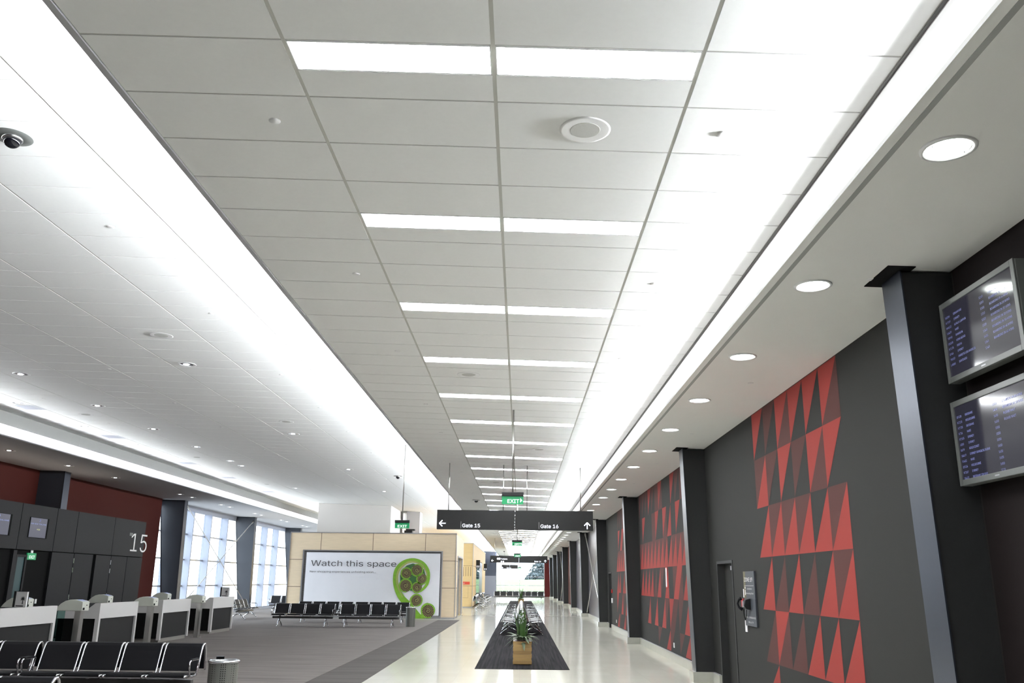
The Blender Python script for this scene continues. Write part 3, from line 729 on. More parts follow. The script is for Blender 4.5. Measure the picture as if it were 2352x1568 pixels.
# ---------------------------------------------------------------- flight screens
def screen(lab, y0, y1, z0, z1, rows_):
    t = thing('flight_screen', lab, 'screen', (3.5975, (y0+y1)/2, z0), 0, 'flight information screens')
    h = (y1-y0)/2; Z = z1-z0; b = .045
    MB().box(-.16, -.075, -h, h, 0, Z).build('casing', 'bezel', t, bevel=.008)
    MB().box(-.172, -.160, -h, -h+b, 0, Z).box(-.172, -.160, h-b, h, 0, Z).box(-.172, -.160, -h+b, h-b, 0, b).box(-.172, -.160, -h+b, h-b, Z-b, Z).build('bezel', 'bezel', t, bevel=.003)
    MB().box(-.163, -.1605, -h+b, h-b, b, Z-b).build('display', 'scr', t)
    MB().box(-.0749, 0, -.15, .15, Z*.3, Z*.7).build('wall_bracket', 'dark', t)
    L = []; n = len(rows_); pitch = (Z-2*b-.05)/12
    for k, (a, bb, c, d) in enumerate(rows_):
        z = Z-b-.05-pitch*(k+1)
        for s, yy, mm in ((a, h-b-.02, 'scrt'), (bb, h-b-.15, 'scrt'), (c, h-b-.55, 'scrt'), (d, h-b-.68, 'scrt')):
            if s: L.append(text(s, (-.1632, yy, z), (0, -1, 0), Uv, .024, mm, depth=.001))
    join(L, 'screen_text', t)
    MB().box(-.1735, -.1722, -.03, .03, b*.4, b*.62).build('maker_plate', 'alu', t)
    return t
screen('upper flight screen with a bright lamp reflection, right of the near column', 5.70, 6.80, 3.31, 3.97,
    [('SQ286', 'SINGAPORE', '1245', 'FINAL CALL'), ('NZ719', 'SYDNEY', '1255', 'BOARDING IN 5 MINS'), ('MH132', 'KUALA LUMPUR', '1300', 'BOARDING IN 5 MINS'), ('FJ410', 'NADI', '1310', 'BOARDING IN 15 MINS'), ('TG992', 'BANGKOK', '1320', 'BOARDING IN 30 MINS'), ('CX108', 'HONG KONG', '1335', 'BOARDING IN 35 MINS'), ('NZ175', 'PERTH', '1340', 'BOARDING IN 50 MINS'), ('QF46', 'SYDNEY', '1425', 'BOARDING IN 40 MINS'), ('TN102', 'PAPEETE LOS ANGELES', '1345', 'BOARDING IN 40 MINS'), ('LA800', 'SANTIAGO', '1345', '')])
screen('lower flight screen, right of the near column', 5.72, 6.82, 2.50, 3.16,
    [('QF128', 'BRISBANE', '1355', 'BOARDING IN 50 MINS'), ('NZ125', 'MELBOURNE', '1400', 'BOARDING IN 50 MINS'), ('NZ735', 'BRISBANE', '1430', 'PLEASE WAIT'), ('NZ56', 'NADI', '1450', 'PLEASE WAIT'), ('NZ105', 'SYDNEY', '1500', ''), ('JQ50', 'SYDNEY', '1530', ''), ('DJ79', 'GOLD COAST', '1550', ''), ('EK419', 'SYDNEY BANGKOK DUBAI', '1610', ''), ('FJ412', 'NADI', '1630', ''), ('QF134', 'MELBOURNE', '1635', ''), ('NZ107', 'SYDNEY', '1650', ''), ('EK433', 'BRISBANE SIN DXB', '1715', '')])
# ---------------------------------------------------------------- zone sign, phone and small wall items
RW, UW = (0, -1, 0), (0, 0, 1)
t = thing('zone_sign', 'dark vertical sign reading ZONE 19 beside the near door', 'sign', (3.6, 14.04, 1.12))
MB().box(-.03, -.001, -.33, .33, 0, .41).build('lower_board', 'columnb', t, bevel=.002)
MB().box(-.03, -.001, -.33, .20, .412, .82).build('upper_board', 'columnb', t, bevel=.002)
MB().box(-.03, -.001, .2005, .33, .412, .82).build('olive_strip', mat('olive_strip', (.10, .085, .03), .5, noise=.05), t)
text('ZONE 19', (-.031, .27, .665), RW, UW, .085, 'txtp', 'lettering', t, width=.50, bold=.01)
MB().box(-.0325, -.0305, -.27, .27, .60, .605).build('rule', 'txtp', t)
text('Assistance', (-.031, .13, .545), RW, UW, .035, 'txtp', 'lettering', t, width=.30)
text('Marshalling Point', (-.031, .20, .475), RW, UW, .035, 'txtp', 'lettering', t, width=.45)
text('FOR ALL EMERGENCIES', (-.031, .30, .115), RW, UW, .035, 'txtp', 'lettering', t, width=.60)
text('DIAL 6777', (-.031, .14, .045), RW, UW, .035, 'txtp', 'lettering', t, width=.30)
q = MB().ring((0, 0, 0), [(.022, 0), (.012, .02)], 8)
q = MB().prism([(.235+.02*math.cos(a*.6), .57+.02*math.sin(a*.6)) for a in range(10)], 'x', -.0325, -.031).prism([(.255, .54), (.225, .54), (.215, .46), (.26, .46)], 'x', -.0325, -.031)
q.build('pictogram', 'txtp', t)
t = thing('wall_phone', 'black wall telephone mounted on the zone sign', 'phone', (3.569, 14.12, 1.36))
MB().prism([(0, 0), (-.07, .01), (-.10, .06), (-.08, .15), (0, .17)], 'y', -.12, .03).build('phone_body', 'signblk', t, bevel=.008)
MB().tube([(-.08, .07, .0), (-.13, .09, .03), (-.15, .10, .09), (-.13, .09, .15), (-.09, .07, .17)], [.028, .02, .018, .02, .028], 10).build('handset', 'leather', t, smooth=True)
MB().box(-.103, -.078, -.09, -.01, .04, .13).build('keypad', 'alu', t)
MB().tube([(-.06, .09, 0), (-.05, .13, -.06), (-.04, .13, -.13), (-.04, .08, -.15), (-.03, .05, -.08), (-.03, .02, 0)], .006, 6).build('cord', 'dark', t, smooth=True)
t = thing('alarm_call_point', 'small red alarm call point left of the telephone', 'alarm', (3.6, 14.47, 1.40))
MB().box(-.045, -.001, -.05, .05, 0, .12).build('box', 'red', t, bevel=.004)
tag(B(3.594, 3.5985, 14.43, 14.52, 1.54, 1.67).build('notice_sticker', 'paper'), 'narrow white notice above the red alarm call point', 'notice')
t = thing('hanging_tag', 'clear plastic tag with white paper hanging below the telephone', 'tag', (3.6, 14.40, 1.02))
MB().box(-.02, -.008, -.05, .06, 0, .17).build('sleeve', 'paper', t)
MB().tube([(-.014, 0, .17), (-.014, .01, .25)], .003, 6).build('string', 'paper', t)
t = thing('extinguisher_sign', 'narrow vertical red and cream sign on the triangle mural', 'sign', (3.6, 22.02, 1.64))
MB().box(-.012, -.001, -.13, .13, 0, .48).build('board', 'red', t)
MB().box(-.014, -.0122, -.08, .10, .02, .46).build('inner_panel', 'paper', t)
for y, lab in ((21.3, 'white wall socket low on the triangle mural bay'), (33.8, 'white wall socket low in the bay before the far door')):
    t = thing('wall_socket', lab, 'socket', (3.6, y, .3), 0, 'white wall sockets')
    MB().box(-.012, -.001, -.055, .055, 0, .11).build('plate', 'white', t, bevel=.003)
    MB().box(-.016, -.0125, -.03, -.01, .04, .07).box(-.016, -.0125, .01, .03, .04, .07).build('switch', 'white', t)
t = thing('alarm_call_point', 'red alarm call point beside the far door', 'alarm', (3.6, 35.1, 1.35)); MB().box(-.045, -.001, -.05, .05, 0, .14).build('box', 'red', t)
t = thing('hand_dryer', 'small pale wall box below the red alarm near the far door', 'wall box', (3.6, 35.05, .98)); MB().box(-.05, -.001, -.08, .08, 0, .18).build('box', 'white', t, bevel=.006)

# ---------------------------------------------------------------- plywood kiosk with banner
t = thing('plywood_kiosk', 'birch plywood shop kiosk with a shuttered front behind the seats', 'kiosk', (-7.15, 43.04, 0))
PX0, PX1, PZ = -11.2, -3.14, 3.93
def lx(x): return x+7.15
W = MB()
D = 5.9
W.box(lx(PX0), lx(-10.52), 0, D, .06, PZ); W.box(lx(-3.80), lx(PX1), 0, 1.5, .06, PZ); W.box(lx(-10.52), lx(-3.80), 0, D, 3.09, PZ)
W.box(lx(-3.8), lx(PX1), 4.8, D, .06, PZ); W.box(lx(-3.8), lx(PX1), 1.5, 4.8, 2.9, PZ)
W.v = [(x-(.0 if x > -3.9 else max(0, 0)), y, z) for x, y, z in W.v]
W.build('plywood_wall', 'ply', t)
J = MB()
for x in (-9.72, -7.185, -4.627): J.box(lx(x)-.012, lx(x)+.012, -.003, 0, 3.10, PZ)
for z in (2.665, 1.40):
    J.box(lx(PX0), lx(-10.52), -.003, 0, z-.012, z+.012); J.box(lx(-3.80), lx(PX1), -.003, 0, z-.012, z+.012); J.box(lx(PX1), lx(PX1)+.003, 0, 1.5, z-.012, z+.012)
J.build('panel_joints', 'joint', t)
F = MB().box(lx(-10.56), lx(-10.50), -.05, .02, .1, 3.12).box(lx(-3.83), lx(-3.77), -.05, .02, 0, 3.12).box(lx(-10.50), lx(-3.83), -.05, .02, 3.07, 3.12)
F.box(lx(PX0)-.03, lx(PX1)+.03, -.03, .03, PZ, PZ+.04); F.box(lx(PX1), lx(PX1)+.03, -.04, .05, 0, PZ); F.box(lx(PX0)-.04, lx(PX0), -.04, .05, 0, PZ)
F.box(lx(PX1)-.02, lx(PX1)+.03, 1.45, 1.52, 0, 2.95).box(lx(PX1)-.02, lx(PX1)+.03, 4.78, 4.85, 0, 2.95).box(lx(PX1)-.02, lx(PX1)+.03, 1.52, 4.78, 2.88, 2.95)
F.build('metal_edging', 'alu', t)
MB().box(lx(PX0), lx(-10.56), -.02, 0, 0, .06).box(lx(-3.77), lx(PX1), -.02, 0, 0, .06).box(lx(-10.5), lx(-3.83), -.03, .0, 0, .10).build('kick_plate', 'alu', t)
q = MB()
for k in range(58): q.box(lx(-10.50), lx(-3.83), .06, .085, .10+.051*k, .10+.051*k+.040)
q.box(lx(-10.5), lx(-3.83), .09, .1, .1, 3.07, 1)
q.build('roller_shutter', ['trimgrey', 'dark'], t)
q = MB()
for k in range(56): q.box(lx(-3.30), lx(-3.27), 1.52, 4.78, .02+.051*k, .02+.051*k+.042)
q.build('side_shutter', 'alu', t)
q = B(lx(PX0)+.05, lx(PX1)-.7, .2, D-.1, .05, PZ-.1); q.build('interior_core', 'plinth', t)
# banner (hangs on the kiosk)
bt = thing('banner', 'large white banner reading Watch this space with a green fern spiral', 'banner', (-7.15, 43.0, .13))
q = MB(); nx, nz = 60, 14; bw, bh = 6.50, 2.87
def bp(i, j):
    x = -3.235+bw*i/nx+.01; z = bh*j/nz
    y = -.02+.010*math.sin(x*3.1+z*2.2)+.006*math.sin(x*7+z*5.5)
    return (x, y, z)
for i in range(nx):
    for j in range(nz): q.face([bp(i, j), bp(i+1, j), bp(i+1, j+1), bp(i, j+1)])
q.build('cloth', 'banner', bt, smooth=True)
K = .004977
def bx(zx): return -10.368+(zx-460)*K+7.15
def bz(zy): return 3.0-(zy-650)*K-.13
text('Watch this space', (bx(507), -.045, bz(778)), Rv, Uv, .385, 'txtk', 'headline', bt, width=(1335-507)*K, bold=-.004)
text('New shopping experiences unfolding soon...', (bx(500), -.045, bz(838)), Rv, Uv, .115, 'txtk', 'subtitle', bt, width=(1142-500)*K, bold=0)
def ribbon(q, pts, ws, yy, mi, n=8):
    P = [Vector((bx(a), bz(b))) for a, b in pts]
    # Catmull-Rom
    C = []; Wd = []
    for i in range(len(P)-1):
        p0, p1, p2, p3 = P[max(i-1, 0)], P[i], P[i+1], P[min(i+2, len(P)-1)]
        for s in range(n):
            u = s/n
            C.append(.5*((2*p1)+(p2-p0)*u+(2*p0-5*p1+4*p2-p3)*u*u+(3*p1-p0-3*p2+p3)*u**3)); Wd.append(ws[i]*(1-u)+ws[i+1]*u)
    C.append(P[-1]); Wd.append(ws[-1])
    L = []
    for i, c in enumerate(C):
        d = (C[min(i+1, len(C)-1)]-C[max(i-1, 0)]).normalized(); nn = Vector((-d.y, d.x))*Wd[i]*K/2
        L.append((c+nn, c-nn))
    for i in range(len(L)-1):
        a, b = L[i]; c, d = L[i+1]
        q.face([(a.x, yy, a.y), (b.x, yy, b.y), (d.x, yy, d.y), (c.x, yy, c.y)], mi)
def circ(cx, cy_, r, a0=0, a1=360, n=14): return [(cx+r*math.cos(math.radians(a0+(a1-a0)*i/n)), cy_+r*math.sin(math.radians(a0+(a1-a0)*i/n))) for i in range(n+1)]
q = MB(); yb = -.046
q.face([(bx(a), yb, bz(b)) for a, b in [(1405, 800), (1440, 765), (1500, 745), (1560, 760), (1610, 800), (1630, 870), (1615, 930), (1570, 985), (1510, 1000), (1430, 990), (1385, 930), (1380, 860)]], 2)
main = [(1608, 1278), (1560, 1235), (1480, 1140), (1400, 1060), (1352, 970), (1337, 880), (1352, 800), (1410, 740), (1500, 716), (1590, 742), (1645, 810), (1654, 890), (1635, 950), (1585, 1000), (1520, 1015)]
ribbon(q, main, [80, 74, 66, 58, 52, 50, 48, 44, 42, 38, 34, 30, 26, 20, 10], yb-.001, 0)
ribbon(q, [(a+(14 if a < 1500 else -12), b+(0 if b > 900 else 12)) for a, b in main[3:12]], [8, 16, 20, 20, 18, 16, 14, 12, 6], yb-.002, 1)
ribbon(q, [(1600, 1278), (1612, 1210), (1606, 1160), (1630, 1125), (1662, 1114)], [38, 30, 24, 16, 12], yb-.002, 0)
ribbon(q, [(1548, 1030), (1500, 1060), (1485, 1095), (1500, 1120)], [18, 14, 10, 6], yb-.002, 1)
for cx, cy_, r, st in ((1440, 838, 52, 160), (1543, 808, 56, 0), (1592, 888, 50, 80), (1437, 952, 60, 200), (1548, 968, 48, 120), (1548, 1086, 55, 250), (1662, 1182, 64, 180)):
    q.face([(bx(a), yb-.003, bz(b)) for a, b in circ(cx, cy_, r, 0, 345, 22)], 3)
    for k in range(20):
        a = math.radians(18*k+st); c1, s1 = math.cos(a), math.sin(a)
        ribbon(q, [(cx+c1*r*.42, cy_+s1*r*.42), (cx+math.cos(a+.22)*r*.92, cy_+math.sin(a+.22)*r*.92)], [1.5, 4.0], yb-.004, 4, 1)
    ribbon(q, circ(cx, cy_, r*.98, st-120, st+215, 16), [r*.16]*3+[r*.22]*12+[r*.1]*2, yb-.005, 0, 3)
    sp_ = [(cx+(r*.36*(1-i/14))*math.cos(i*.75+st), cy_+(r*.36*(1-i/14))*math.sin(i*.75+st)) for i in range(12)]
    ribbon(q, sp_, [5]*12, yb-.005, 4, 2)
q.build('fern_picture', ['kgreen', 'krib', 'kdark', 'kbrown', 'krib'], bt)
# plant room block above the kiosk
t = thing('bulkhead_box', 'plain pale grey box rising from the plywood kiosk to the ceiling', 'bulkhead', (-8.2, 43.2, 3.98))
q = MB().prism([(-1.80, 0), (1.80, 0), (1.80, zl(-6.4)-3.98-.005), (-1.80, zl(-10)-3.98-.005)], 'y', 0, 5.2)
q.build('box', mat('pale_grey_paint', (.62, .60, .575), .8, noise=.02), t)
t = thing('bulkhead_box', 'narrow dark grey box behind the hanging exit sign above the kiosk', 'bulkhead', (-5.7, 46.5, 3.98))
MB().box(-.35, .35, 0, 1.2, 0, zl(-5.7)-3.99).build('box', 'trimgrey', t)
t = thing('projector', 'small black box standing on top of the plywood kiosk', 'box', (-5.47, 43.4, 3.98))
MB().box(-.27, .12, 0, .4, 0, .13).box(-.20, .24, .02, .38, .13, .20).build('body', 'signblk', t, bevel=.01)
# second plywood block further down
t = thing('plywood_kiosk', 'golden plywood toilet block behind the kiosk on the left', 'kiosk', (-3.3, 61.4, 0))
zt = 4.24
W = MB().box(-6, 0, 0, 5.2, .05, zt).box(-6, 0, 5.2, 22, 3.25, zt).box(-6, 0, 15.5, 22, .05, 3.25).box(-6, -1.6, 5.2, 15.5, .05, 3.25)
W.build('plywood_wall', 'plyy', t)
J = MB()
for z in (2.75, 1.4): J.box(-6, 0, -.003, 0, z-.01, z+.01); J.box(0, .003, 0, 5.2, z-.01, z+.01)
J.box(-.85, -.84, -.003, 0, .9, 1.4)
for k in range(6): J.box(-.95+.16*k, -.92+.16*k, -.004, 0, 2.05, 2.68)
J.box(-.72, -.27, -.003, 0, .62, .63).box(-.28, -.27, -.003, 0, .62, 1.38)
J.build('panel_joints', 'joint', t)
MB().box(0, .03, -.03, .05, 0, zt).box(-6, .03, -.03, .03, zt, zt+.04).box(0, .03, .05, 22, zt, zt+.04).box(-6, 0, -.01, 0, 0, .05).build('metal_edging', 'alu', t)
MB().box(-.02, 0, 5.2, 10.2, .1, 3.2).build('glass_pane', 'glassg', t)
MB().box(-.012, -.002, 10.2, 15.5, .05, 3.2).build('metal_panel', 'alu', t)
t = thing('wall_notice', 'red notice with white text on the golden plywood wall', 'sign', (-3.85, 61.4, 1.50))
MB().box(-.62, .38, -.015, -.004, 0, .19).build('board', mat('orange_red', (.55, .05, .02), .5, noise=.03), t)
text('EXIT', (-.25, -.016, .05), Rv, Uv, .08, 'txtp', 'lettering', t, width=.3)
# ---------------------------------------------------------------- gate 15 kiosk wall
t = thing('gate_kiosk', 'long charcoal panel wall with the large number 15', 'kiosk', (-13.5, 23, .0072))
ya, yb_ = -7.0, 8.62
P = MB()
Jt = 2.42
edges = [ya, -4.9, -3.1, .61, 2.46, 3.68, 6.16, 8.62]
edges = [ya, -4.4, -1.85, .61, 2.46, 3.68, 6.16, 8.62]
for a, b in zip(edges[:-1], edges[1:]):
    B(-.08, 0, a+.012, b-.012, Jt+.012, 3.65).build('upper_panel', 'kiosk', t)
P = MB()
for a, b in ((2.46, 3.74), (3.76, 4.95), (5.14, 6.18), (6.20, 7.38), (7.40, 8.62), (.51, .69)):
    B(-.08, 0, a+.008, b-.008, .05, Jt-.012).build('door_panel', 'kiosk', t)
MB().box(-.14, -.085, ya, yb_-.01, 0, 3.64).box(-.6, -.14, yb_-.06, yb_-.01, 0, 3.64).build('backing', 'dark', t)
MB().box(-.80, -.6, ya, yb_-.02, 0, 3.6).build('rear_body', 'dark', t)
H = MB()
for yy, zz in ((3.75, 2.2), (3.75, 1.93), (3.75, 1.15), (6.19, 2.2), (6.19, 1.93), (6.19, 1.15)): B(0, .012, yy-.02, yy+.015, zz-.07, zz+.07).build('hinge', 'chrome', t)
MB().box(-.075, -.02, .72, .78, .1, 2.3).box(-.075, -.02, 1.16, 1.24, .1, 2.3).box(-.075, -.02, .78, 1.16, 2.24, 2.3).build('door_frame', 'kiosk', t)
MB().box(-.055, -.05, .78, 1.16, .1, 2.24).build('glass_panel', 'teal', t)
text('15', (.001, 7.38, 2.60), (0, 1, 0), Uv, .88, 'txtp', 'number', t, width=1.32, bold=-.006, depth=.004)
MB().box(0, .006, 7.36, 7.62, 3.12, 3.22).build('small_sensor', 'bezel', t)
MB().box(-.079, -.06, 2.05, 2.13, 1.0, 1.12).build('switch_plate', 'paper', t)
for i, (a, b) in enumerate(((-1.0, .17), (1.05, 2.02))):
    lab = ['kiosk screen cut off by the left edge of the picture', 'kiosk screen above the exit doorway, left of the number 15'][i]
    s = thing('gate_screen', lab, 'screen', (-13.5, 23+(a+b)/2, 2.78), 0, 'screens set in the gate kiosk')
    w = (b-a)/2
    MB().box(.001, .012, -w-.0, w, -.01, .54).build('recess', 'dark', s)
    MB().box(.0125, .02, -w+.02, w-.10, .0, .53).build('display', 'scrg', s)
    L = [text('AIR NEW ZEALAND', (.0205, -w+.04, .35), (0, 1, 0), Uv, .05, 'scrt', width=2*w-.18, depth=.001), text('NZ105', (.0205, -.10, .20), (0, 1, 0), Uv, .05, 'scry', depth=.001)]
    q = MB().tube([(.021, -.02, .43), (.021, .02, .47), (.021, -.01, .50)], .008, 6); L.append(q.build('swirl', 'scrt'))
    join(L, 'screen_text', s)
t = thing('exit_sign', 'green exit sign fixed in the dark doorway of the gate kiosk', 'exit sign', (-13.56, 24.48, 2.18))
MB().box(-.0, .03, -.22, .22, 0, .18).build('green_panel', 'green', t)
text('EXIT', (.031, -.14, .035), (0, 1, 0), Uv, .11, 'exitw', 'lettering', t, width=.28, bold=.004)
MB().box(0, .025, -.05, .05, .18, .258).build('bracket', 'white', t)
ut = thing('kiosk_fill_light', 'added unseen warm fill light on top of the charcoal gate kiosk', 'light', (-13.9, 22, 3.655))  # added fill light, unseen, brightens the left soffit above the kiosk
MB().box(-.06, .06, -7, 7, -.04, .03).build('housing', 'white', ut)
ld = bpy.data.lights.new('kiosk_fill', 'AREA'); ld.shape = 'RECTANGLE'; ld.size = .08; ld.size_y = 13.5; ld.energy = 14; ld.color = (1, .86, .72)
o = bpy.data.objects.new('kiosk_fill', ld); COL.objects.link(o); o.location = (-13.9, 22, 3.70); o.rotation_euler = (math.pi, 0, 0)
# ---------------------------------------------------------------- gate desks
ct = None
labs = ['gate desk nearest the camera at the left edge, with a dark front panel', 'second gate desk from the camera, white with a dark front panel', 'third gate desk from the camera, in front of the red wall end', 'farthest gate desk, in front of the first window bay']
for i, y in enumerate((17.28, 21.4, 25.15, 29.25)):
    loc = (-10, y, .0072)
    if ct: dup(ct, loc, 0, labs[i], 'white gate desks in a row'); continue
    ct = thing('gate_desk', labs[i], 'desk', loc, 0, 'white gate desks in a row')
    Lg = 2.13
    q = MB()
    q.prism([(0, .78), (0, 1.13), (-.13, 1.13), (-.30, .99), (-1.0, .97), (-1.0, .78)], 'y', 0, Lg)
    q.box(-.09, 0, 0, .09, .06, .779); q.box(-.09, 0, Lg-.09, Lg, .06, .779); q.box(-.09, 0, .09, .091, .06, .07)
    q.build('white_shell', 'ctr', ct, bevel=.004)
    MB().box(-.06, -.045, .091, Lg-.091, .10, .778).build('front_panel', 'ctrd', ct)
    MB().box(-.98, -.10, .02, .06, .10, .778).box(-.98, -.10, Lg-.06, Lg-.02, .10, .778).box(-.96, -.94, .06, Lg-.06, .1, .778).build('side_panel', 'dark', ct)
    MB().box(-.96, -.05, .06, Lg-.06, 0, .099).build('kick_plinth', 'plinth', ct)
# boarding scanners on posts
sc_ = None
near = ['boarding pass scanner on a steel post between the two nearest desks', 'boarding pass scanner on a steel post between the second and third desks', 'boarding pass scanner on a steel post beside the farthest desk']
back = ['ivory scanner showing over the nearest gate desk', 'ivory scanner showing over the second gate desk', 'ivory scanner showing over the third gate desk', 'ivory scanner showing over the farthest gate desk']
spots = [(-9.75, 20.1, near[0]), (-9.75, 23.95, near[1]), (-9.75, 27.6, near[2]), (-12.0, 21.9, back[0]), (-12.0, 26.2, back[1]), (-12.0, 30.6, back[2])]
for x, y, lab in spots:
    if sc_: dup(sc_, (x, y, .0015), 0, lab, 'boarding pass scanners'); continue
    sc_ = thing('boarding_scanner', lab, 'scanner', (x, y, .0015), 0, 'boarding pass scanners')
    prof = [(.03, 1.012), (.03, 1.20), (-.02, 1.225), (-.14, 1.25), (-.26, 1.25), (-.36, 1.225), (-.46, 1.165), (-.54, 1.08), (-.585, 1.012)]
    MB().prism(prof, 'y', -.16, .16).build('scanner_head', 'scan', sc_, bevel=.008)
    MB().prism([(.0, 1.218), (-.12, 1.252), (-.12, 1.248), (.0, 1.212)], 'y', -.12, .12).build('reader_pad', 'blue', sc_)
    MB().box(.031, .034, -.13, -.05, 1.03, 1.08).box(.031, .034, .02, .06, 1.12, 1.14).build('ticket_slot', 'dark', sc_)
    MB().box(-.16, -.03, -.085, .085, .015, 1.01).build('steel_post', 'steel', sc_, bevel=.004)
    MB().box(-.24, .06, -.12, .12, .006, .015).build('base_plate', 'steel', sc_)
tag(B(-10.62, -10.27, 20.3, 20.312, .08, 1.0).build('glass_gate', 'glassg'), 'clear greenish glass gate leaf beside the nearest scanner', 'glass gate')
for (y, lab) in ((18.15, 'white palm tree advert stand on the nearest gate desk'), (30.7, 'white palm tree advert stand on the farthest gate desk')):
    t = thing('advert_stand', lab, 'advert stand', (-10.1, y, 1.1385), math.radians(-20), 'palm advert stands on gate desks')
    MB().box(-.17, .13, 0, .03, 0, .30).build('card', 'paper', t)
    MB().box(-.21, -.171, -.02, .08, 0, .31).box(-.17, .13, .031, .05, 0, .31).build('holder', 'signblk', t)
    q = MB().prism([(.02, .06), (.045, .06), (.035, .16), (.025, .16)], 'y', -.004, -.001)
    for k in range(7):
        a = math.radians(-20+37*k); q.prism([(.03, .155), (.03+.03*math.cos(a-.3), .155+.03*math.sin(a-.3)), (.03+.07*math.cos(a), .155+.06*math.sin(a)), (.03+.03*math.cos(a+.3), .155+.03*math.sin(a+.3))], 'y', -.004, -.001)
    q.box(-.14, .06, -.004, -.001, .015, .035)
    q.build('palm_picture', 'txtk', t)
# ---------------------------------------------------------------- beam seating
PIT = .585
def make_bench(n, label, group):
    t = thing('beam_bench', label, 'bench', (0, 0, 0), 0, group)
    L = n*PIT
    MB().box(-L/2+.02, L/2-.02, -.22, -.12, .295, .375).build('beam', 'beam', t, bevel=.006)
    pf = [(-.47, .415), (-.455, .44), (-.36, .437), (-.16, .415), (-.03, .415), (.015, .455), (.06, .57), (.12, .72), (.15, .785), (.185, .815), (.225, .82), (.26, .795), (.285, .74), (.31, .60), (.325, .46)]
    fm = pm = bm = sm = None
    for i in range(n):
        x = -L/2+PIT*(i+.5)
        for s in (-1, 1):
            if fm is None:
                q = MB().tube([(0, a, b) for a, b in pf], .013, 8, ry=1.25); o = q.build('side_frame', 'chrome', t, smooth=True); fm = o.data
            else:
                o = bpy.data.objects.new('side_frame', fm); COL.objects.link(o); o.parent = t
            o.location = (x+s*.265, 0, 0)
        if pm is None:
            q = MB().prism([(-.45, .44), (-.43, .468), (-.38, .478), (-.15, .462), (-.03, .452), (-.01, .435), (-.03, .425), (-.44, .428)], 'x', -.245, .245)
            o = q.build('seat', 'leather', t, bevel=.012); pm = o.data
            q = MB().prism([(.012, .47), (.055, .575), (.115, .725), (.145, .79), (.18, .825), (.225, .832), (.262, .80), (.25, .79), (.222, .805), (.19, .798), (.165, .765), (.135, .70), (.075, .555), (.035, .465)], 'x', -.25, .25)
            q.prism([(.262, .80), (.288, .745), (.314, .60), (.327, .475), (.318, .475), (.303, .60), (.277, .74), (.252, .79)], 'x', -.248, .248)
            o2 = q.build('backrest', 'leather', t, bevel=.006); bm = o2.data
            q = MB().box(-.25, .25, -.44, -.03, .408, .424).box(-.02, .02, -.24, -.10, .375, .408)
            o3 = q.build('seat_pan', 'alu', t); sm = o3.data
        else:
            o = bpy.data.objects.new('seat', pm); COL.objects.link(o); o.parent = t; b = o.modifiers.new('bevel', 'BEVEL'); b.width = .012; b.segments = 2; b.limit_method = 'ANGLE'
            o2 = bpy.data.objects.new('backrest', bm); COL.objects.link(o2); o2.parent = t; b = o2.modifiers.new('bevel', 'BEVEL'); b.width = .006; b.segments = 2; b.limit_method = 'ANGLE'
            o3 = bpy.data.objects.new('seat_pan', sm); COL.objects.link(o3); o3.parent = t
        for p in (o, o2, o3): p.location = (x, 0, 0)
    for s in (-1, 1):
        x = s*(L/2-.28)
        q = MB().tube([(x, -.17, .30), (x, -.17, .22)], .035, 10)
        for f in (-.48, .20): q.tube([(x, -.17, .25), (x, (f-.17)/2, .16), (x, f, .035)], [.030, .024, .016], 8); q.tube([(x, f, .045), (x, f, .008)], .02, 10)
        q.build('leg', 'chrome', t, smooth=True)
        xa = s*(L/2-.005)
        q = MB().tube([(xa, -.33, .43), (xa, -.37, .55), (xa, -.365, .615), (xa, -.33, .635), (xa, -.10, .635), (xa, -.03, .625), (xa, -.05, .53), (xa, -.09, .43)], .0125, 8)
        q.build('armrest', 'chrome', t, smooth=True)
        MB().box(xa-.02, xa+.02, -.33, -.08, .640, .655).build('arm_pad', 'leather', t, bevel=.005)
    return t
b4 = make_bench(4, 'black four seat bench facing the camera, second from the left in the foreground', 'foreground benches'); b4.location = (-5.715, 12.98, .007)
dup(b4, (-8.10, 12.98, .007), 0, 'black four seat bench cut off by the left picture edge, behind the front row', 'foreground benches')
dup(b4, (-5.50, 8.42, .007), 0, 'closest bench of all, only its backrest tops showing at bottom left', 'foreground benches')
dup(b4, (-8.27, 34.55, .007), 0, 'left bench of the front pair before the plywood kiosk', 'four benches before the plywood kiosk')
dup(b4, (-5.74, 34.55, .007), 0, 'right bench of the front pair before the plywood kiosk, beside the bin', 'four benches before the plywood kiosk')
dup(b4, (-8.22, 38.0, .007), 0, 'left bench of the rear pair before the plywood kiosk', 'four benches before the plywood kiosk')
dup(b4, (-5.83, 38.0, .007), 0, 'right bench of the rear pair before the plywood kiosk', 'four benches before the plywood kiosk')
PI2 = math.pi/2
dup(b4, (-12.55, 40.5, .007), PI2, 'four seat bench standing side on before the blue-grey window column', 'benches by the windows')
dup(b4, (-12.75, 50.0, .007), 0, 'front bench of the back to back pair by the second window bay', 'benches by the windows')
dup(b4, (-12.75, 50.75, .007), math.pi, 'rear bench of the back to back pair by the second window bay', 'benches by the windows')
b5 = make_bench(5, 'nearest left hand bench on the charcoal strip, behind the plant box', 'back to back benches on the charcoal strip'); b5.location = (-.175, 31.85, .008); b5.rotation_euler = (0, 0, -PI2)
for i in range(4):
    y = 31.85+3.65*i
    if i: dup(b5, (-.175, y, .008), -PI2, f'{nth(i)} left hand bench on the charcoal strip, counted from the plant box', 'back to back benches on the charcoal strip')
    dup(b5, (.275, y, .008), PI2, f'{nth(i)} right hand bench on the charcoal strip, counted from the plant box', 'back to back benches on the charcoal strip')
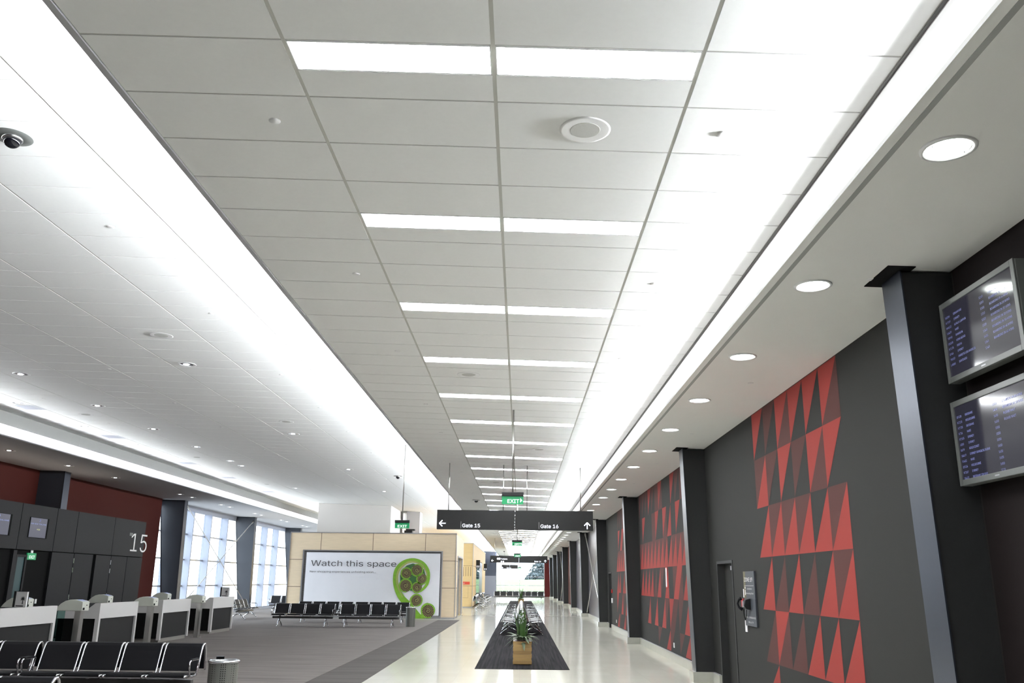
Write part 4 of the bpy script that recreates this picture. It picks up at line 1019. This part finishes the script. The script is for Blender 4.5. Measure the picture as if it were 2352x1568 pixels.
for i in range(4):
    w = ['nearest', 'second', 'third', 'farthest'][i]
    dup(b5, (-2.95 if i else -2.75, 59.9+5.4*i, 0), PI2, f'{w} bench beside the golden plywood toilet block, facing the walkway', 'benches beside the toilet block')
dup(b4, (-1.30, 84.5, 0), 0, 'left bench of the front row before the end window', 'benches before the end window')
dup(b4, (1.05, 84.5, 0), 0, 'right bench of the front row before the end window', 'benches before the end window')
dup(b4, (-1.15, 87.5, 0), 0, 'left bench of the back row before the end window', 'benches before the end window')
dup(b4, (1.2, 87.5, 0), 0, 'right bench of the back row before the end window', 'benches before the end window')
# ---------------------------------------------------------------- bins
bn = None
for x, y, lab in ((-3.80, 11.75, 'perforated steel litter bin beside the foreground bench'), (-4.27, 35.25, 'dark perforated litter bin at the right end of the kiosk benches')):
    if bn: dup(bn, (x, y, .007), 1.9, lab, 'perforated litter bins'); continue
    bn = thing('litter_bin', lab, 'bin', (x, y, .007), .3, 'perforated litter bins')
    MB().ring((0, 0, 0), [(0, .003), (.175, .003), (.18, .02), (.185, .70), (.176, .70), (.172, .03)], 40).build('bin_body', 'mesh', bn, smooth=False)
    MB().ring((0, 0, 0), [(.186, .695), (.197, .70), (.199, .715), (.192, .728), (.17, .735), (.125, .725), (.115, .70), (.12, .69)], 40).build('rim', 'chrome', bn, smooth=True)
    q = MB().box(-.10, .0, -.004, .004, 0, .09); q.v = [(a, .05-b-c*.75, .735+c*.45) for a, b, c in q.v]; q.build('ashtray_flap', 'chrome', bn)
    MB().ring((0, 0, 0), [(.17, .64), (.0, .62)], 24).build('liner', 'dark', bn)
# ---------------------------------------------------------------- planters
def planter(loc, lab, seed, h=1.22):
    random.seed(seed)
    t = thing('potted_plant', lab, 'plant', loc, 0, 'wooden plant boxes on the charcoal strip')
    w = .205; z = 0
    for k in range(7):
        dz = .067; c = 'wood' if k % 3 else 'wood2'
        o = .006 if k % 2 else 0
        MB().box(-w+o, w-o, -w, w, .012+z, .012+z+dz-.002).build('box_plank', c, t, bevel=.003); z += dz
    MB().box(-w+.03, w-.03, -w+.03, w-.03, 0, .011).build('foot', 'dark', t)
    MB().box(-w+.015, w-.015, -w+.015, w-.015, .483, .50).build('soil', 'kbrown', t)
    q = MB()
    for sx_ in (-1, 1):
        for sy in (-1, 1):
            q.face([(sx_*.20, sy*.20, .482), (sx_*.11, sy*.19, .483), (sx_*.15, sy*.15, .56), (sx_*.20, sy*.20, .55)]); q.face([(sx_*.20, sy*.20, .482), (sx_*.19, sy*.11, .483), (sx_*.15, sy*.15, .56), (sx_*.20, sy*.20, .55)])
    q.build('white_liner', 'paper', t)
    q = MB()
    def blade(x, y, lx_, ly_, L, w0, up_, n=7, mi=0, droop=0):
        prev = None; a = math.atan2(ly_, lx_)+PI2; tw = random.uniform(-.4, .4)
        for k in range(n+1):
            u = k/n; ww = w0*(math.sin(math.pi*min(1, .25+.75*u))**.8 if u < 1 else 0)
            px_, py_ = x+lx_*u*u, y+ly_*u*u; pz = .49+L*u*up_-droop*u**2.2
            c = Vector((px_, py_, pz)); d = Vector((math.cos(a+tw*u), math.sin(a+tw*u), .0))*ww
            cur = (c-d, c+Vector((0, 0, ww*.25)), c+d)
            if prev: q.face([prev[0], prev[1], cur[1], cur[0]], mi); q.face([prev[1], prev[2], cur[2], cur[1]], mi)
            prev = cur
    for k in range(30):
        a = random.random()*6.28; r = .02+random.random()*.10; L = random.uniform(.30, h-.49); o_ = random.uniform(.02, .13)
        blade(r*math.cos(a), r*math.sin(a), o_*math.cos(a), o_*math.sin(a), L, random.uniform(.016, .026), 1)
    q.build('tall_leaves', 'leaf', t)
    q = MB()
    for k in range(60):
        a = random.random()*6.28; r = .05+random.random()*.09; ln = random.uniform(.14, .32)
        blade(r*math.cos(a), r*math.sin(a), ln*math.cos(a), ln*math.sin(a), random.uniform(.12, .32), random.uniform(.035, .065), 1, mi=0, droop=random.uniform(.08, .36))
    q.build('drooping_leaves', 'leaf2', t)
    q = MB()
    for cx, cz, n_ in ((-.045, .93, 26), (.0, .98, 22)):
        for k in range(n_):
            a = random.random()*6.28; zz = cz+random.uniform(-.10, .14); r = .035*(1-abs(zz-cz)/.2)
            P = Vector((cx+r*math.cos(a), -.10+r*math.sin(a), zz))
            for m_ in range(2):
                d = Vector((random.gauss(0, 1), random.gauss(0, 1), random.gauss(0, 1))).normalized()*.018; e = d.orthogonal().normalized()*.012
                q.face([P-d, P+e, P+d, P-e])
    q.build('white_flowers', 'flower', t)
    return t
planter((.055, 20.1, .008), 'nearest wooden plant box with tall green leaves and white flowers', 3, 1.25)
planter((.06, 66.9, .008), 'distant wooden plant box halfway down the charcoal strip', 5, 1.35)
